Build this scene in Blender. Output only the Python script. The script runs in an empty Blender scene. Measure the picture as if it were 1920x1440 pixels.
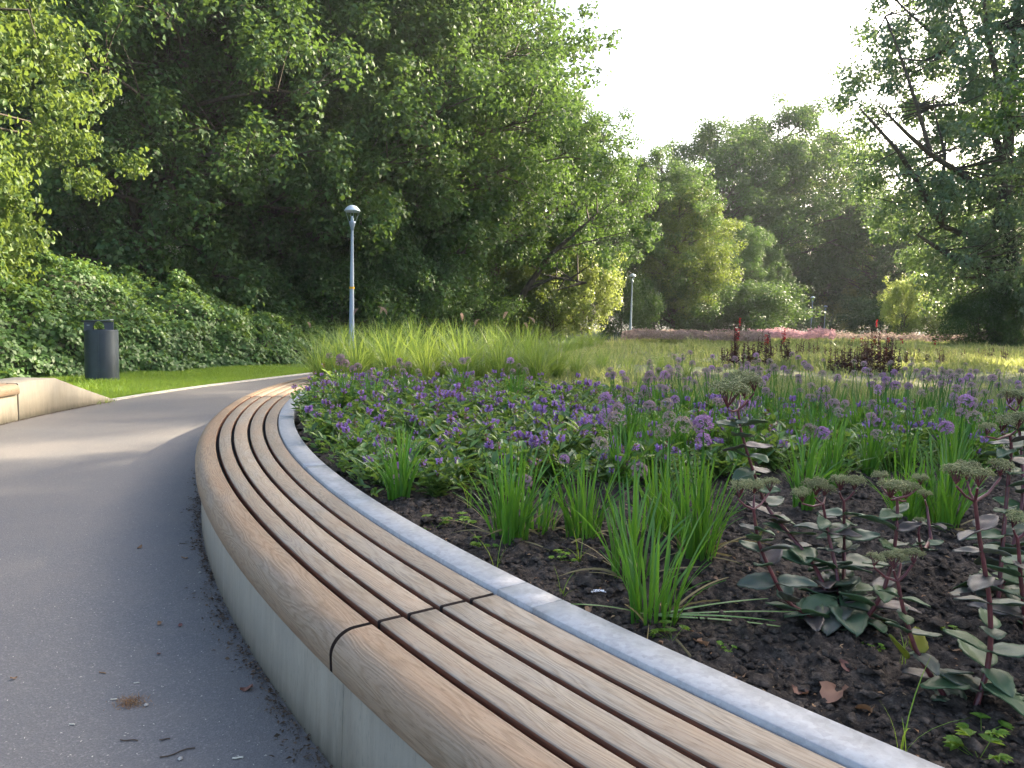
import bpy, math, random
import numpy as np
from mathutils import Matrix, Vector
PI = math.pi
random.seed(7)
RNG = np.random.default_rng(11)
SC = bpy.context.scene
COL = SC.collection

# ------------------------------------------------------------------ camera
F, CAMH = 1400.0, 1.35
PITCH, ROLL = math.atan(119.5/F), math.radians(1.4)
def _cam_to_world(d):
    c, s = math.cos(PITCH), math.sin(PITCH)
    return Vector((d[0], c*d[1]+s*d[2], -s*d[1]+c*d[2]))
_c, _s = math.cos(ROLL), math.sin(ROLL)
right = _cam_to_world((_c, 0, _s)); upv = _cam_to_world((-_s, 0, _c)); fwd = _cam_to_world((0, 1, 0))
cam_d = bpy.data.cameras.new('camera'); cam = bpy.data.objects.new('camera', cam_d); COL.objects.link(cam)
cam.matrix_world = Matrix(((right.x, upv.x, -fwd.x, 0), (right.y, upv.y, -fwd.y, 0), (right.z, upv.z, -fwd.z, CAMH), (0, 0, 0, 1)))
cam_d.sensor_width = 36; cam_d.lens = 36*F/1920; cam_d.clip_start = .05; cam_d.clip_end = 1500
SC.camera = cam

# ------------------------------------------------------------------ sky, sun, exposure
SUN_AZ, SUN_EL = math.radians(54), math.radians(29)      # azimuth clockwise from +Y
world = bpy.data.worlds.new("World"); SC.world = world; world.use_nodes = True
wn = world.node_tree; bg = wn.nodes['Background']
sky = wn.nodes.new('ShaderNodeTexSky'); sky.sky_type = 'NISHITA'; sky.sun_disc = False
sky.sun_elevation = SUN_EL; sky.sun_rotation = SUN_AZ; sky.dust_density = 5.5; sky.air_density = .85; sky.ozone_density = 1.0
wn.links.new(sky.outputs[0], bg.inputs[0]); bg.inputs[1].default_value = .15
sd = bpy.data.lights.new('sun', 'SUN'); sd.energy = 5.0; sd.angle = math.radians(.55); sd.color = (1.0, .84, .62)
sun = bpy.data.objects.new('sun', sd); COL.objects.link(sun)
SDIR = Vector((math.sin(SUN_AZ)*math.cos(SUN_EL), math.cos(SUN_AZ)*math.cos(SUN_EL), math.sin(SUN_EL)))
sun.rotation_euler = SDIR.to_track_quat('Z', 'Y').to_euler(); sun.location = (40, 30, 40)
SC.view_settings.view_transform = 'Standard'; SC.view_settings.look = 'None'
SC.view_settings.exposure = 2.15; SC.view_settings.gamma = 1; SC.view_settings.use_curve_mapping = False
SC.render.engine = 'CYCLES'
SC.cycles.max_bounces = 7; SC.cycles.transparent_max_bounces = 8; SC.cycles.diffuse_bounces = 4; SC.cycles.glossy_bounces = 2; SC.cycles.transmission_bounces = 4

# ------------------------------------------------------------------ measuring helpers (photo position -> place)
def ray(x, y):
    u, v = x-960, y-720
    return _cam_to_world((_c*u+_s*v, F, -(-_s*u+_c*v)))
def on_z(x, y, z=0.0):
    d = ray(x, y); t = (z-CAMH)/d.z
    return Vector((d.x*t, d.y*t, z))
def at_y(x, y, Y):
    d = ray(x, y); t = Y/d.y
    return Vector((d.x*t, Y, CAMH+d.z*t))
CX, CY = 10.428, 10.063                                   # centre of the round planter
def pol(r, deg, z=0.0):
    a = math.radians(deg); return (CX+r*math.cos(a), CY+r*math.sin(a), z)

# ------------------------------------------------------------------ object helpers
def tag(o, label=None, cat=None, group=None, kind=None):
    if label: o['label'] = label
    if cat: o['category'] = cat
    if group: o['group'] = group
    if kind: o['kind'] = kind
    return o
def empty(name, loc=(0, 0, 0), rz=0.0, **k):
    o = bpy.data.objects.new(name, None); COL.objects.link(o); o.location = loc; o.rotation_euler = (0, 0, rz)
    o.empty_display_size = .1
    return tag(o, **k)
class Buf:
    """collects polygons (vectorised) and builds one mesh"""
    def __init__(s): s.V = []; s.F = []; s.n = 0
    def add(s, V, Fs, mi=0):                      # V (n,3); Fs (m,k)
        V = np.asarray(V, float).reshape(-1, 3); Fs = np.asarray(Fs, int)
        s.V.append(V); s.F.append((Fs+s.n, mi)); s.n += len(V)
    def mesh(s, name, mats, smooth=False):
        V = np.concatenate(s.V) if s.V else np.zeros((0, 3))
        me = bpy.data.meshes.new(name)
        me.vertices.add(len(V)); me.vertices.foreach_set('co', V.astype(np.float32).ravel())
        loops = np.concatenate([f.ravel() for f, _ in s.F]); tot = np.concatenate([np.full(len(f), f.shape[1]) for f, _ in s.F])
        mi = np.concatenate([np.full(len(f), m) for f, m in s.F])
        me.loops.add(len(loops)); me.loops.foreach_set('vertex_index', loops.astype(np.int32))
        me.polygons.add(len(tot)); st = np.concatenate([[0], np.cumsum(tot)[:-1]])
        me.polygons.foreach_set('loop_start', st.astype(np.int32))
        me.polygons.foreach_set('material_index', mi.astype(np.int32))
        if smooth: me.polygons.foreach_set('use_smooth', np.ones(len(tot), bool))
        for m in (mats if isinstance(mats, (list, tuple)) else [mats]): me.materials.append(m)
        me.update(calc_edges=True); me.validate()
        return me
    def build(s, name, mats, parent=None, smooth=False, loc=(0, 0, 0), **k):
        return place(name, s.mesh(name, mats, smooth), parent, loc, **k)
def place(name, me, parent=None, loc=(0, 0, 0), rot=(0, 0, 0), scale=1.0, **k):
    o = bpy.data.objects.new(name, me); COL.objects.link(o); o.parent = parent; o.location = loc; o.rotation_euler = rot
    o.scale = (scale,)*3 if not isinstance(scale, (tuple, list)) else scale
    return tag(o, **k)
def nrm(a): return a/np.maximum(np.linalg.norm(a, axis=-1, keepdims=True), 1e-9)
def tube(buf, pts, rad, n=8, mi=0, cap=True):
    P = np.array(pts, float); m = len(P); R = np.full(m, rad) if np.isscalar(rad) else np.array(rad, float)
    T = nrm(np.gradient(P, axis=0)); ref = np.array([0, 0, 1.0]) if abs(T[0][2]) < .8 else np.array([1.0, 0, 0])
    A = nrm(np.cross(T, ref)); B = np.cross(T, A)
    th = np.arange(n)*2*PI/n
    V = P[:, None]+R[:, None, None]*(np.cos(th)[None, :, None]*A[:, None]+np.sin(th)[None, :, None]*B[:, None])
    i = np.arange(m-1)[:, None]*n; j = np.arange(n)[None]; j2 = (j+1) % n
    Q = np.stack([i+j, i+j2, i+n+j2, i+n+j], -1).reshape(-1, 4)
    buf.add(V.reshape(-1, 3), Q, mi)
    if cap:
        buf.add(V[-1], [list(range(n))], mi); buf.add(V[0], [list(range(n))[::-1]], mi)
def lathe(buf, prof, n=24, mi=0, c=(0, 0, 0)):
    P = np.array(prof, float); m = len(P); th = np.arange(n)*2*PI/n
    V = np.stack([P[:, 0:1]*np.cos(th)+c[0], P[:, 0:1]*np.sin(th)+c[1], np.repeat(P[:, 1:2], n, 1)+c[2]], -1)
    i = np.arange(m-1)[:, None]*n; j = np.arange(n)[None]; j2 = (j+1) % n
    buf.add(V.reshape(-1, 3), np.stack([i+j, i+j2, i+n+j2, i+n+j], -1).reshape(-1, 4), mi)
def fnoise(x, y, seed=0, octs=4, f0=1.0):
    r = np.random.default_rng(1000+seed); x = np.asarray(x, float); o = np.zeros_like(x); a = 1.0; f = f0; tot = 0
    for _ in range(octs):
        for _ in range(3):
            t = r.uniform(0, 2*PI); p = r.uniform(0, 6.28); k = f*r.uniform(.7, 1.4)
            o = o+a*np.sin((x*math.cos(t)+y*math.sin(t))*k+p+1.3*np.sin((x*math.sin(t)-y*math.cos(t))*k*.7+p*2))
        tot += 1.8*a; a *= .55; f *= 2.1
    return o/tot
def leaves(buf, C, axis, nor, L, Wd, mi=0, hexa=False, fold=.15):
    """one ovate leaf per row: C base point, axis direction, nor normal"""
    axis = nrm(axis); side = nrm(np.cross(axis, nor)); nor = np.cross(side, axis)
    L = np.asarray(L, float)[:, None]*np.ones((len(C), 1)); Wd = np.asarray(Wd, float)[:, None]*np.ones((len(C), 1))
    if hexa:
        rows = [C, C+axis*L*.3-side*Wd*.5+nor*L*fold, C+axis*L*.68-side*Wd*.36+nor*L*fold*.7, C+axis*L-nor*L*fold*.6,
                C+axis*L*.68+side*Wd*.36+nor*L*fold*.7, C+axis*L*.3+side*Wd*.5+nor*L*fold]
        V = np.stack(rows, 1); n = len(C); b = np.arange(n)[:, None]*6
        buf.add(V.reshape(-1, 3), np.concatenate([b+np.array([[0, 1, 2, 3]]), b+np.array([[0, 3, 4, 5]])]), mi)
    else:
        V = np.stack([C, C+axis*L*.45-side*Wd*.5+nor*L*fold, C+axis*L, C+axis*L*.45+side*Wd*.5+nor*L*fold], 1)
        n = len(C); buf.add(V.reshape(-1, 3), np.arange(n)[:, None]*4+np.arange(4)[None], mi)
def blades(buf, B, az, H, lean, W, seg=4, mi=0, curve=1.8, rng=RNG):
    """grass blades: base points B (n,3); leaning out along az by `lean`, height H"""
    n = len(B); t = np.linspace(0, 1, seg+1); az = np.asarray(az); d = np.stack([np.cos(az), np.sin(az), 0*az], 1)
    tw = az+rng.uniform(-1, 1, n); sd = np.stack([-np.sin(tw), np.cos(tw), 0*az], 1)
    P = B[:, None]+d[:, None]*(lean[:, None]*t[None]**curve)[..., None]
    P[..., 2] += H[:, None]*(t[None]-.35*(lean/np.maximum(H+lean, 1e-6))[:, None]*t[None]**3)
    w = (W[:, None]*np.array([.75]+[1.0]*(seg-1)+[.08])[None]*(1-.45*t[None]))[..., None]*.5
    V = np.stack([P-sd[:, None]*w, P+sd[:, None]*w], 2).reshape(n, -1, 3)
    k = np.arange(seg)*2; Fq = np.stack([k, k+1, k+3, k+2], -1)
    m = (seg+1)*2
    buf.add(V.reshape(-1, 3), (np.arange(n)[:, None, None]*m+Fq[None]).reshape(-1, 4), mi)

# ------------------------------------------------------------------ materials
def newmat(name):
    m = bpy.data.materials.new(name); m.use_nodes = True; nt = m.node_tree
    return m, nt, nt.nodes['Principled BSDF'], nt.nodes['Material Output']
def N(nt, typ, **k):
    n = nt.nodes.new(typ)
    for a, b in k.items():
        if a in n.bl_rna.properties and not isinstance(b, dict): setattr(n, a, b)
    return n
def ramp(nt, fac, stops):
    r = nt.nodes.new('ShaderNodeValToRGB'); e = r.color_ramp.elements
    while len(e) < len(stops): e.new(.5)
    for i, (p, c) in enumerate(stops): e[i].position = p; e[i].color = (*c, 1) if len(c) == 3 else c
    nt.links.new(fac, r.inputs[0]); return r.outputs[0]
def noise(nt, vec, scale, detail=4, rough=.55, dist=0):
    n = nt.nodes.new('ShaderNodeTexNoise'); n.inputs['Scale'].default_value = scale; n.inputs['Detail'].default_value = detail
    n.inputs['Roughness'].default_value = rough; n.inputs['Distortion'].default_value = dist
    if vec is not None: nt.links.new(vec, n.inputs['Vector'])
    return n.outputs['Fac']
def mixc(nt, fac, a, b, mode='MIX'):
    m = nt.nodes.new('ShaderNodeMix'); m.data_type = 'RGBA'; m.blend_type = mode
    for s, v in ((m.inputs[0], fac), (m.inputs[6], a), (m.inputs[7], b)):
        if hasattr(v, 'is_linked'): nt.links.new(v, s)
        elif isinstance(v, (int, float)): s.default_value = v
        else: s.default_value = (*v, 1)
    return m.outputs[2]
def objco(nt): return nt.nodes.new('ShaderNodeTexCoord').outputs['Object']
def mapping(nt, vec, scale=(1, 1, 1), loc=(0, 0, 0), rot=(0, 0, 0)):
    m = nt.nodes.new('ShaderNodeMapping'); m.inputs['Scale'].default_value = scale; m.inputs['Location'].default_value = loc; m.inputs['Rotation'].default_value = rot
    nt.links.new(vec, m.inputs['Vector']); return m.outputs[0]
def bump(nt, bsdf, h, strength=.4, dist=.01):
    b = nt.nodes.new('ShaderNodeBump'); b.inputs['Strength'].default_value = strength; b.inputs['Distance'].default_value = dist
    nt.links.new(h, b.inputs['Height']); nt.links.new(b.outputs[0], bsdf.inputs['Normal'])
def leafmat(name, cols, trans=(.25, .35, .05), tf=.4, rough=.45, spec=.35, island=True):
    """two-sided leaf: glossy diffuse mixed with light passing through"""
    m, nt, p, out = newmat(name)
    g = nt.nodes.new('ShaderNodeNewGeometry')
    fac = g.outputs['Random Per Island'] if island else nt.nodes.new('ShaderNodeObjectInfo').outputs['Random']
    c = ramp(nt, fac, [(i/(len(cols)-1), q) for i, q in enumerate(cols)])
    oi = nt.nodes.new('ShaderNodeObjectInfo'); hs = nt.nodes.new('ShaderNodeHueSaturation')
    mr = nt.nodes.new('ShaderNodeMapRange'); mr.inputs[3].default_value = .8; mr.inputs[4].default_value = 1.2
    nt.links.new(oi.outputs['Random'], mr.inputs[0]); nt.links.new(mr.outputs[0], hs.inputs['Value']); nt.links.new(c, hs.inputs['Color'])
    c = hs.outputs[0]
    nt.links.new(c, p.inputs['Base Color']); p.inputs['Roughness'].default_value = rough; p.inputs['Specular IOR Level'].default_value = spec
    t = nt.nodes.new('ShaderNodeBsdfTranslucent'); tc = mixc(nt, .65, c, trans); nt.links.new(tc, t.inputs[0])
    mx = nt.nodes.new('ShaderNodeMixShader'); mx.inputs[0].default_value = tf
    nt.links.new(p.outputs[0], mx.inputs[1]); nt.links.new(t.outputs[0], mx.inputs[2]); nt.links.new(mx.outputs[0], out.inputs[0])
    return m
def plain(name, col, rough=.5, metal=0.0, nscale=0, namp=.2, bmp=0.0, spec=.5):
    m, nt, p, out = newmat(name)
    p.inputs['Roughness'].default_value = rough; p.inputs['Metallic'].default_value = metal; p.inputs['Specular IOR Level'].default_value = spec
    if nscale:
        f = noise(nt, objco(nt), nscale, 5)
        c = ramp(nt, f, [(.3, tuple(x*(1-namp) for x in col)), (.7, tuple(min(1, x*(1+namp)) for x in col))]); nt.links.new(c, p.inputs['Base Color'])
        if bmp: bump(nt, p, f, bmp, .01)
    else: p.inputs['Base Color'].default_value = (*col, 1)
    return m
M = {}
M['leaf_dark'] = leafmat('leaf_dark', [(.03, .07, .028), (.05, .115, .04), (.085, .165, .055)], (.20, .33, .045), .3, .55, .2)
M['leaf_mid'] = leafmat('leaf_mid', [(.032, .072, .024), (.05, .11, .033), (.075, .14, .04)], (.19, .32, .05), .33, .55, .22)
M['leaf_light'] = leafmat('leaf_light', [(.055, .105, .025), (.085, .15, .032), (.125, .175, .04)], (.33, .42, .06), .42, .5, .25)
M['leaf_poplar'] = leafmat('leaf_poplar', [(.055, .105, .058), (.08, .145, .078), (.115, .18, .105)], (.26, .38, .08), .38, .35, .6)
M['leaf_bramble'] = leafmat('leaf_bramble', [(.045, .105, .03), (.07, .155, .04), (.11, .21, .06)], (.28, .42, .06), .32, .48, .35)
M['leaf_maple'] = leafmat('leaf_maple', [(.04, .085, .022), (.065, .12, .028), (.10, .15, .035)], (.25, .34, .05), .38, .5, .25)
M['leaf_sunlit'] = leafmat('leaf_sunlit', [(.10, .165, .045), (.14, .21, .06), (.19, .25, .09)], (.45, .53, .11), .45)  # brighter leaf colour, strong sunlight on the bushes put into it
M['leaf_ivy'] = leafmat('leaf_ivy', [(.014, .03, .014), (.025, .05, .02)], (.08, .14, .02), .2)
M['blossom'] = plain('blossom', (.62, .62, .5), .7)
M['lawn'] = leafmat('lawn_grass', [(.08, .18, .02), (.12, .24, .026), (.17, .28, .035)], (.40, .52, .05), .42, .5)
M['meadow'] = leafmat('meadow_grass', [(.10, .17, .06), (.18, .25, .08), (.30, .33, .13), (.36, .34, .18)], (.50, .54, .14), .42, .5)
M['reedgrass'] = leafmat('fountain_grass', [(.09, .19, .04), (.13, .25, .05), (.19, .28, .07)], (.42, .52, .08), .42, .45)
M['onion_leaf'] = leafmat('onion_leaf', [(.035, .12, .018), (.055, .17, .022), (.09, .21, .03)], (.24, .5, .03), .35, .32, .6)
M['heal_leaf'] = leafmat('self_heal_leaf', [(.04, .10, .03), (.08, .17, .04), (.15, .27, .055)], (.34, .50, .06), .35, .38, .55)  # greens brightened, partial sun on the bed put into the colour
M['stem_green'] = leafmat('stem_green', [(.06, .12, .03), (.08, .14, .04)], (.2, .3, .05), .1)
M['purple'] = leafmat('purple_floret', [(.22, .11, .36), (.33, .19, .50), (.46, .32, .62)], (.5, .28, .66), .35, .5)
M['calyx'] = leafmat('brown_calyx', [(.16, .11, .05), (.20, .10, .06), (.14, .15, .05)], (.3, .18, .07), .3, .6)
M['allium_purple'] = leafmat('allium_purple', [(.36, .17, .38), (.46, .26, .48), (.55, .36, .55)], (.55, .3, .55), .3, .5)
M['allium_pink'] = leafmat('allium_pink', [(.38, .25, .30), (.46, .32, .37), (.44, .36, .32)], (.5, .3, .38), .3, .5)
M['allium_faded'] = leafmat('allium_faded', [(.32, .25, .22), (.42, .33, .27), (.36, .27, .31)], (.35, .26, .2), .25, .6)
M['bud'] = leafmat('sedum_bud', [(.20, .22, .09), (.29, .30, .13), (.38, .35, .17)], (.2, .2, .08), .12, .6)
M['sedum_stem'] = plain('sedum_stem', (.11, .028, .03), .4, 0, 30, .4)
M['lobelia'] = leafmat('burgundy_leaf', [(.035, .016, .016), (.05, .02, .02), (.075, .03, .025)], (.14, .03, .02), .15, .4)
M['red'] = leafmat('red_petal', [(.32, .008, .015), (.42, .012, .02)], (.6, .02, .03), .35)
M['plume'] = leafmat('grass_plume', [(.30, .22, .17), (.38, .29, .23)], (.42, .33, .26), .35, .7)
M['mauve'] = leafmat('mauve_perennial', [(.26, .20, .17), (.36, .28, .26), (.20, .19, .10), (.42, .33, .32)], (.35, .25, .24), .35, .7)
M['pink'] = leafmat('pink_perennial', [(.36, .22, .25), (.44, .30, .32)], (.7, .4, .45), .35, .7)
def bark_mat():
    m, nt, p, out = newmat('bark'); v = mapping(nt, objco(nt), (5, 5, 1.2)); f = noise(nt, v, 3, 6, .65)
    nt.links.new(ramp(nt, f, [(.3, (.035, .028, .02)), (.7, (.12, .10, .075))]), p.inputs['Base Color']); p.inputs['Roughness'].default_value = .9
    bump(nt, p, f, .8, .05); return m
M['bark'] = bark_mat()
def sedum_leaf_mat():
    m, nt, p, out = newmat('sedum_leaf'); oi = nt.nodes.new('ShaderNodeObjectInfo'); co = objco(nt)
    f = noise(nt, co, 28, 3, .5); add = nt.nodes.new('ShaderNodeMath'); add.operation = 'MULTIPLY_ADD'; add.inputs[1].default_value = .55; 
    nt.links.new(f, add.inputs[0]); mu = nt.nodes.new('ShaderNodeMath'); mu.operation = 'MULTIPLY'; mu.inputs[1].default_value = .6
    nt.links.new(oi.outputs['Random'], mu.inputs[0]); nt.links.new(mu.outputs[0], add.inputs[2])
    c = ramp(nt, add.outputs[0], [(.2, (.06, .13, .03)), (.5, (.06, .125, .05)), (.7, (.075, .09, .065)), (.9, (.085, .04, .05))])
    fine = noise(nt, co, 260, 2); c = mixc(nt, .25, c, ramp(nt, fine, [(.35, (.02, .03, .02)), (.65, (.2, .22, .18))]))
    nt.links.new(c, p.inputs['Base Color']); p.inputs['Roughness'].default_value = .45; p.inputs['Specular IOR Level'].default_value = .45
    p.inputs['Coat Weight'].default_value = .05; p.inputs['Coat Roughness'].default_value = .3
    t = nt.nodes.new('ShaderNodeBsdfTranslucent'); t.inputs[0].default_value = (.18, .26, .03, 1)
    mx = nt.nodes.new('ShaderNodeMixShader'); mx.inputs[0].default_value = .2
    nt.links.new(p.outputs[0], mx.inputs[1]); nt.links.new(t.outputs[0], mx.inputs[2]); nt.links.new(mx.outputs[0], out.inputs[0])
    bump(nt, p, noise(nt, co, 90, 3), .25, .002)
    return m
M['sedum_leaf'] = sedum_leaf_mat()
def wood_mat(name='weathered_wood', tint=(1, 1, 1)):
    m, nt, p, out = newmat(name)
    uv = nt.nodes.new('ShaderNodeUVMap').outputs[0]; oi = nt.nodes.new('ShaderNodeObjectInfo')
    off = nt.nodes.new('ShaderNodeVectorMath'); off.operation = 'MULTIPLY_ADD'
    cx = nt.nodes.new('ShaderNodeCombineXYZ'); nt.links.new(oi.outputs['Random'], cx.inputs[0]); nt.links.new(oi.outputs['Random'], cx.inputs[1])
    nt.links.new(cx.outputs[0], off.inputs[0]); off.inputs[1].default_value = (37, 11, 0); nt.links.new(uv, off.inputs[2]); v = off.outputs[0]
    # figured grain: growth lines follow the contours of a stretched noise
    def mth(op, a, b):
        q = nt.nodes.new('ShaderNodeMath'); q.operation = op
        for k_, x_ in enumerate((a, b)):
            if hasattr(x_, 'is_linked'): nt.links.new(x_, q.inputs[k_])
            elif x_ is not None: q.inputs[k_].default_value = x_
        return q.outputs[0]
    sp = nt.nodes.new('ShaderNodeSeparateXYZ'); nt.links.new(v, sp.inputs[0])
    wob = noise(nt, mapping(nt, v, (1.5, 11, 1)), 1, 2.5, .5)
    wave = mth('SINE', mth('ADD', mth('MULTIPLY', wob, 95.0), mth('MULTIPLY', sp.outputs[1], 260.0)), None)
    w1o = mth('MULTIPLY_ADD', wave, .5); w1o.node.inputs[2].default_value = .5
    fib = noise(nt, mapping(nt, v, (6, 190, 1)), 1, 5, .7)
    pores = noise(nt, mapping(nt, v, (26, 420, 1)), 1, 2, .5)
    big = noise(nt, mapping(nt, v, (1.6, 7, 1)), 1, 4, .6)
    c = ramp(nt, w1o, [(0, (.24, .185, .125)), (.35, (.36, .295, .215)), (1, (.43, .365, .28))])
    c = mixc(nt, .5, c, ramp(nt, fib, [(.3, (.20, .155, .11)), (.5, (.36, .30, .225)), (.75, (.52, .45, .35))]))
    c = mixc(nt, ramp(nt, big, [(.42, (0, 0, 0)), (.7, (.55, .55, .55))]), c, (.40, .27, .17))
    c = mixc(nt, ramp(nt, big, [(.25, (.4, .4, .4)), (.45, (0, 0, 0))]), c, (.33, .32, .31))
    c = mixc(nt, ramp(nt, pores, [(.60, (0, 0, 0)), (.68, (.5, .5, .5))]), c, (.10, .07, .05))
    hs = nt.nodes.new('ShaderNodeHueSaturation'); mr = nt.nodes.new('ShaderNodeMapRange'); mr.inputs[3].default_value = .86; mr.inputs[4].default_value = 1.14
    nt.links.new(oi.outputs['Random'], mr.inputs[0]); nt.links.new(mr.outputs[0], hs.inputs['Value']); nt.links.new(c, hs.inputs['Color']); c = hs.outputs[0]
    st_ = noise(nt, mapping(nt, v, (3, 22, 1)), 1, 6, .7); c = mixc(nt, ramp(nt, st_, [(.56, (0, 0, 0)), (.72, (.45, .45, .45))]), c, (.15, .12, .095))
    c = mixc(nt, 1.0, c, tint, 'MULTIPLY')
    nt.links.new(c, p.inputs['Base Color']); p.inputs['Roughness'].default_value = .62; p.inputs['Specular IOR Level'].default_value = .3
    h = nt.nodes.new('ShaderNodeMath'); h.operation = 'ADD'; nt.links.new(fib, h.inputs[0]); nt.links.new(w1o, h.inputs[1])
    bump(nt, p, h.outputs[0], .25, .0015); return m
M['wood'] = wood_mat(tint=(.74, .75, .745)); M['wood_nose'] = wood_mat('oiled_nosing_wood', (.67, .60, .53))
M['wood_end'] = plain('joint_shade_end', (.025, .016, .012), .9)  # board end faces painted near-black for the shadow inside the joints
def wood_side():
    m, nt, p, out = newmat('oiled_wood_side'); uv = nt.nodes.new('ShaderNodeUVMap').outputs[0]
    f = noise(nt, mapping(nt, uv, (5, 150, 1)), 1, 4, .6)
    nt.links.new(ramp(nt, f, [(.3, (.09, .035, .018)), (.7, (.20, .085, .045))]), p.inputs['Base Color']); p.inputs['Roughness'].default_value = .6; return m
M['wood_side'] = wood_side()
def steel_mat():
    m, nt, p, out = newmat('galvanised_steel'); co = objco(nt)
    vo = nt.nodes.new('ShaderNodeTexVoronoi'); vo.inputs['Scale'].default_value = 55; nt.links.new(co, vo.inputs['Vector'])
    f = noise(nt, co, 9, 6, .65); f2 = noise(nt, co, 70, 4, .7)
    c = ramp(nt, f2, [(.35, (.27, .27, .265)), (.65, (.35, .35, .345))])
    bw = nt.nodes.new('ShaderNodeRGBToBW'); nt.links.new(vo.outputs['Color'], bw.inputs[0]); c = mixc(nt, .35, c, ramp(nt, bw.outputs[0], [(.2, (.27, .28, .28)), (.8, (.46, .47, .475))]))
    c = mixc(nt, ramp(nt, f, [(.50, (0, 0, 0)), (.64, (.4, .4, .4))]), c, (.46, .475, .48))
    nt.links.new(c, p.inputs['Base Color']); p.inputs['Metallic'].default_value = .15
    nt.links.new(ramp(nt, f, [(.3, (.42, .42, .42)), (.7, (.65, .65, .65))]), p.inputs['Roughness'])
    bump(nt, p, f2, .06, .002); return m
M['steel'] = steel_mat()
def concrete_mat():
    m, nt, p, out = newmat('precast_concrete'); co = objco(nt)
    f = noise(nt, mapping(nt, co, (22, 22, 3)), 1, 6, .7); st = noise(nt, mapping(nt, co, (150, 150, 22)), 1, 3, .6); g = noise(nt, co, 160, 3)
    big = noise(nt, co, 2.2, 4)
    c = ramp(nt, f, [(.35, (.26, .23, .175)), (.65, (.33, .295, .225))])
    c = mixc(nt, ramp(nt, st, [(.58, (0, 0, 0)), (.68, (.55, .55, .55))]), c, (.15, .145, .12))
    c = mixc(nt, ramp(nt, big, [(.4, (0, 0, 0)), (.65, (.5, .5, .5))]), c, (.235, .22, .18))
    sx = nt.nodes.new('ShaderNodeSeparateXYZ'); nt.links.new(co, sx.inputs[0])     # darker band at the foot
    ad = nt.nodes.new('ShaderNodeMath'); ad.operation = 'MULTIPLY_ADD'; ad.inputs[1].default_value = .12; nt.links.new(f, ad.inputs[0]); nt.links.new(sx.outputs[2], ad.inputs[2])
    c = mixc(nt, ramp(nt, ad.outputs[0], [(.055, (.65, .65, .65)), (.14, (0, 0, 0))]), c, (.12, .115, .085))
    nt.links.new(c, p.inputs['Base Color']); p.inputs['Roughness'].default_value = .8
    bump(nt, p, g, .25, .002); return m
M['concrete'] = concrete_mat()
def asphalt_mat():
    m, nt, p, out = newmat('asphalt'); co = objco(nt)
    vo = nt.nodes.new('ShaderNodeTexVoronoi'); vo.inputs['Scale'].default_value = 170; nt.links.new(co, vo.inputs['Vector'])
    vg = nt.nodes.new('ShaderNodeRGBToBW'); nt.links.new(vo.outputs['Color'], vg.inputs[0])
    fine = noise(nt, co, 260, 4, .8); big = noise(nt, co, .8, 5, .6); mid = noise(nt, mapping(nt, co, (1, 1, 1)), 6, 6, .7)
    c = ramp(nt, vg.outputs[0], [(.2, (.062, .064, .066)), (.6, (.108, .111, .114)), (.85, (.19, .18, .17)), (.97, (.36, .34, .31))])
    c = mixc(nt, .55, c, ramp(nt, fine, [(.35, (.045, .047, .05)), (.62, (.165, .166, .165))]))
    c = mixc(nt, ramp(nt, big, [(.35, (.35, .35, .35)), (.7, (0, 0, 0))]), c, (.19, .165, .14))
    c = mixc(nt, ramp(nt, mid, [(.5, (0, 0, 0)), (.75, (.35, .35, .35))]), c, (.15, .135, .12))
    nt.links.new(c, p.inputs['Base Color']); p.inputs['Roughness'].default_value = .85
    bump(nt, p, vo.outputs['Distance'], .35, .004); return m
M['asphalt'] = asphalt_mat()
def soil_mat():
    m, nt, p, out = newmat('dark_soil'); co = objco(nt)
    f = noise(nt, co, 35, 8, .7); g = noise(nt, co, 5, 4); h = noise(nt, co, 220, 3, .7)
    c = ramp(nt, f, [(.3, (.014, .011, .009)), (.5, (.05, .040, .032)), (.7, (.145, .118, .094))])
    c = mixc(nt, ramp(nt, g, [(.4, (0, 0, 0)), (.7, (.3, .3, .3))]), c, (.07, .058, .046))
    c = mixc(nt, ramp(nt, h, [(.66, (0, 0, 0)), (.72, (.6, .6, .6))]), c, (.2, .17, .13))
    # far field paler: dry crumbs and seedlings, plus sunlight lifted into the colour
    sx = nt.nodes.new('ShaderNodeSeparateXYZ'); nt.links.new(co, sx.inputs[0])
    mr = nt.nodes.new('ShaderNodeMapRange'); mr.inputs[1].default_value = 8; mr.inputs[2].default_value = 16; nt.links.new(sx.outputs[1], mr.inputs[0])
    c = mixc(nt, mr.outputs[0], c, ramp(nt, noise(nt, co, 2.5, 6, .7), [(.35, (.22, .19, .15)), (.5, (.19, .20, .10)), (.68, (.14, .22, .06))]))
    nt.links.new(c, p.inputs['Base Color']); p.inputs['Roughness'].default_value = .95; p.inputs['Specular IOR Level'].default_value = .2
    bump(nt, p, f, .9, .02); return m
M['soil'] = soil_mat()
M['forest'] = plain('forest_floor', (.035, .04, .02), .95, 0, 3, .5, .5)
M['turf'] = plain('turf', (.05, .09, .02), .95, 0, 12, .5, .3)
M['kerbstone'] = plain('kerbstone', (.38, .36, .32), .85, 0, 8, .25, .2)
M['paint'] = plain('pale_blue_grey_paint', (.30, .37, .45), .35, .2, 5, .05)
M['cap'] = plain('lamp_cap', (.55, .63, .70), .3, .1)
M['bin'] = plain('anthracite_metal', (.035, .048, .065), .38, .35, 6, .15)
M['binlid'] = plain('bin_lid', (.04, .055, .075), .35, .3)
M['yellow'] = plain('yellow_sticker', (.75, .42, .02), .5)
M['dark'] = plain('gap_shade_black', (.012, .010, .009), .9)  # near-black, shade of the bench gaps and seams put into the colour
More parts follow.
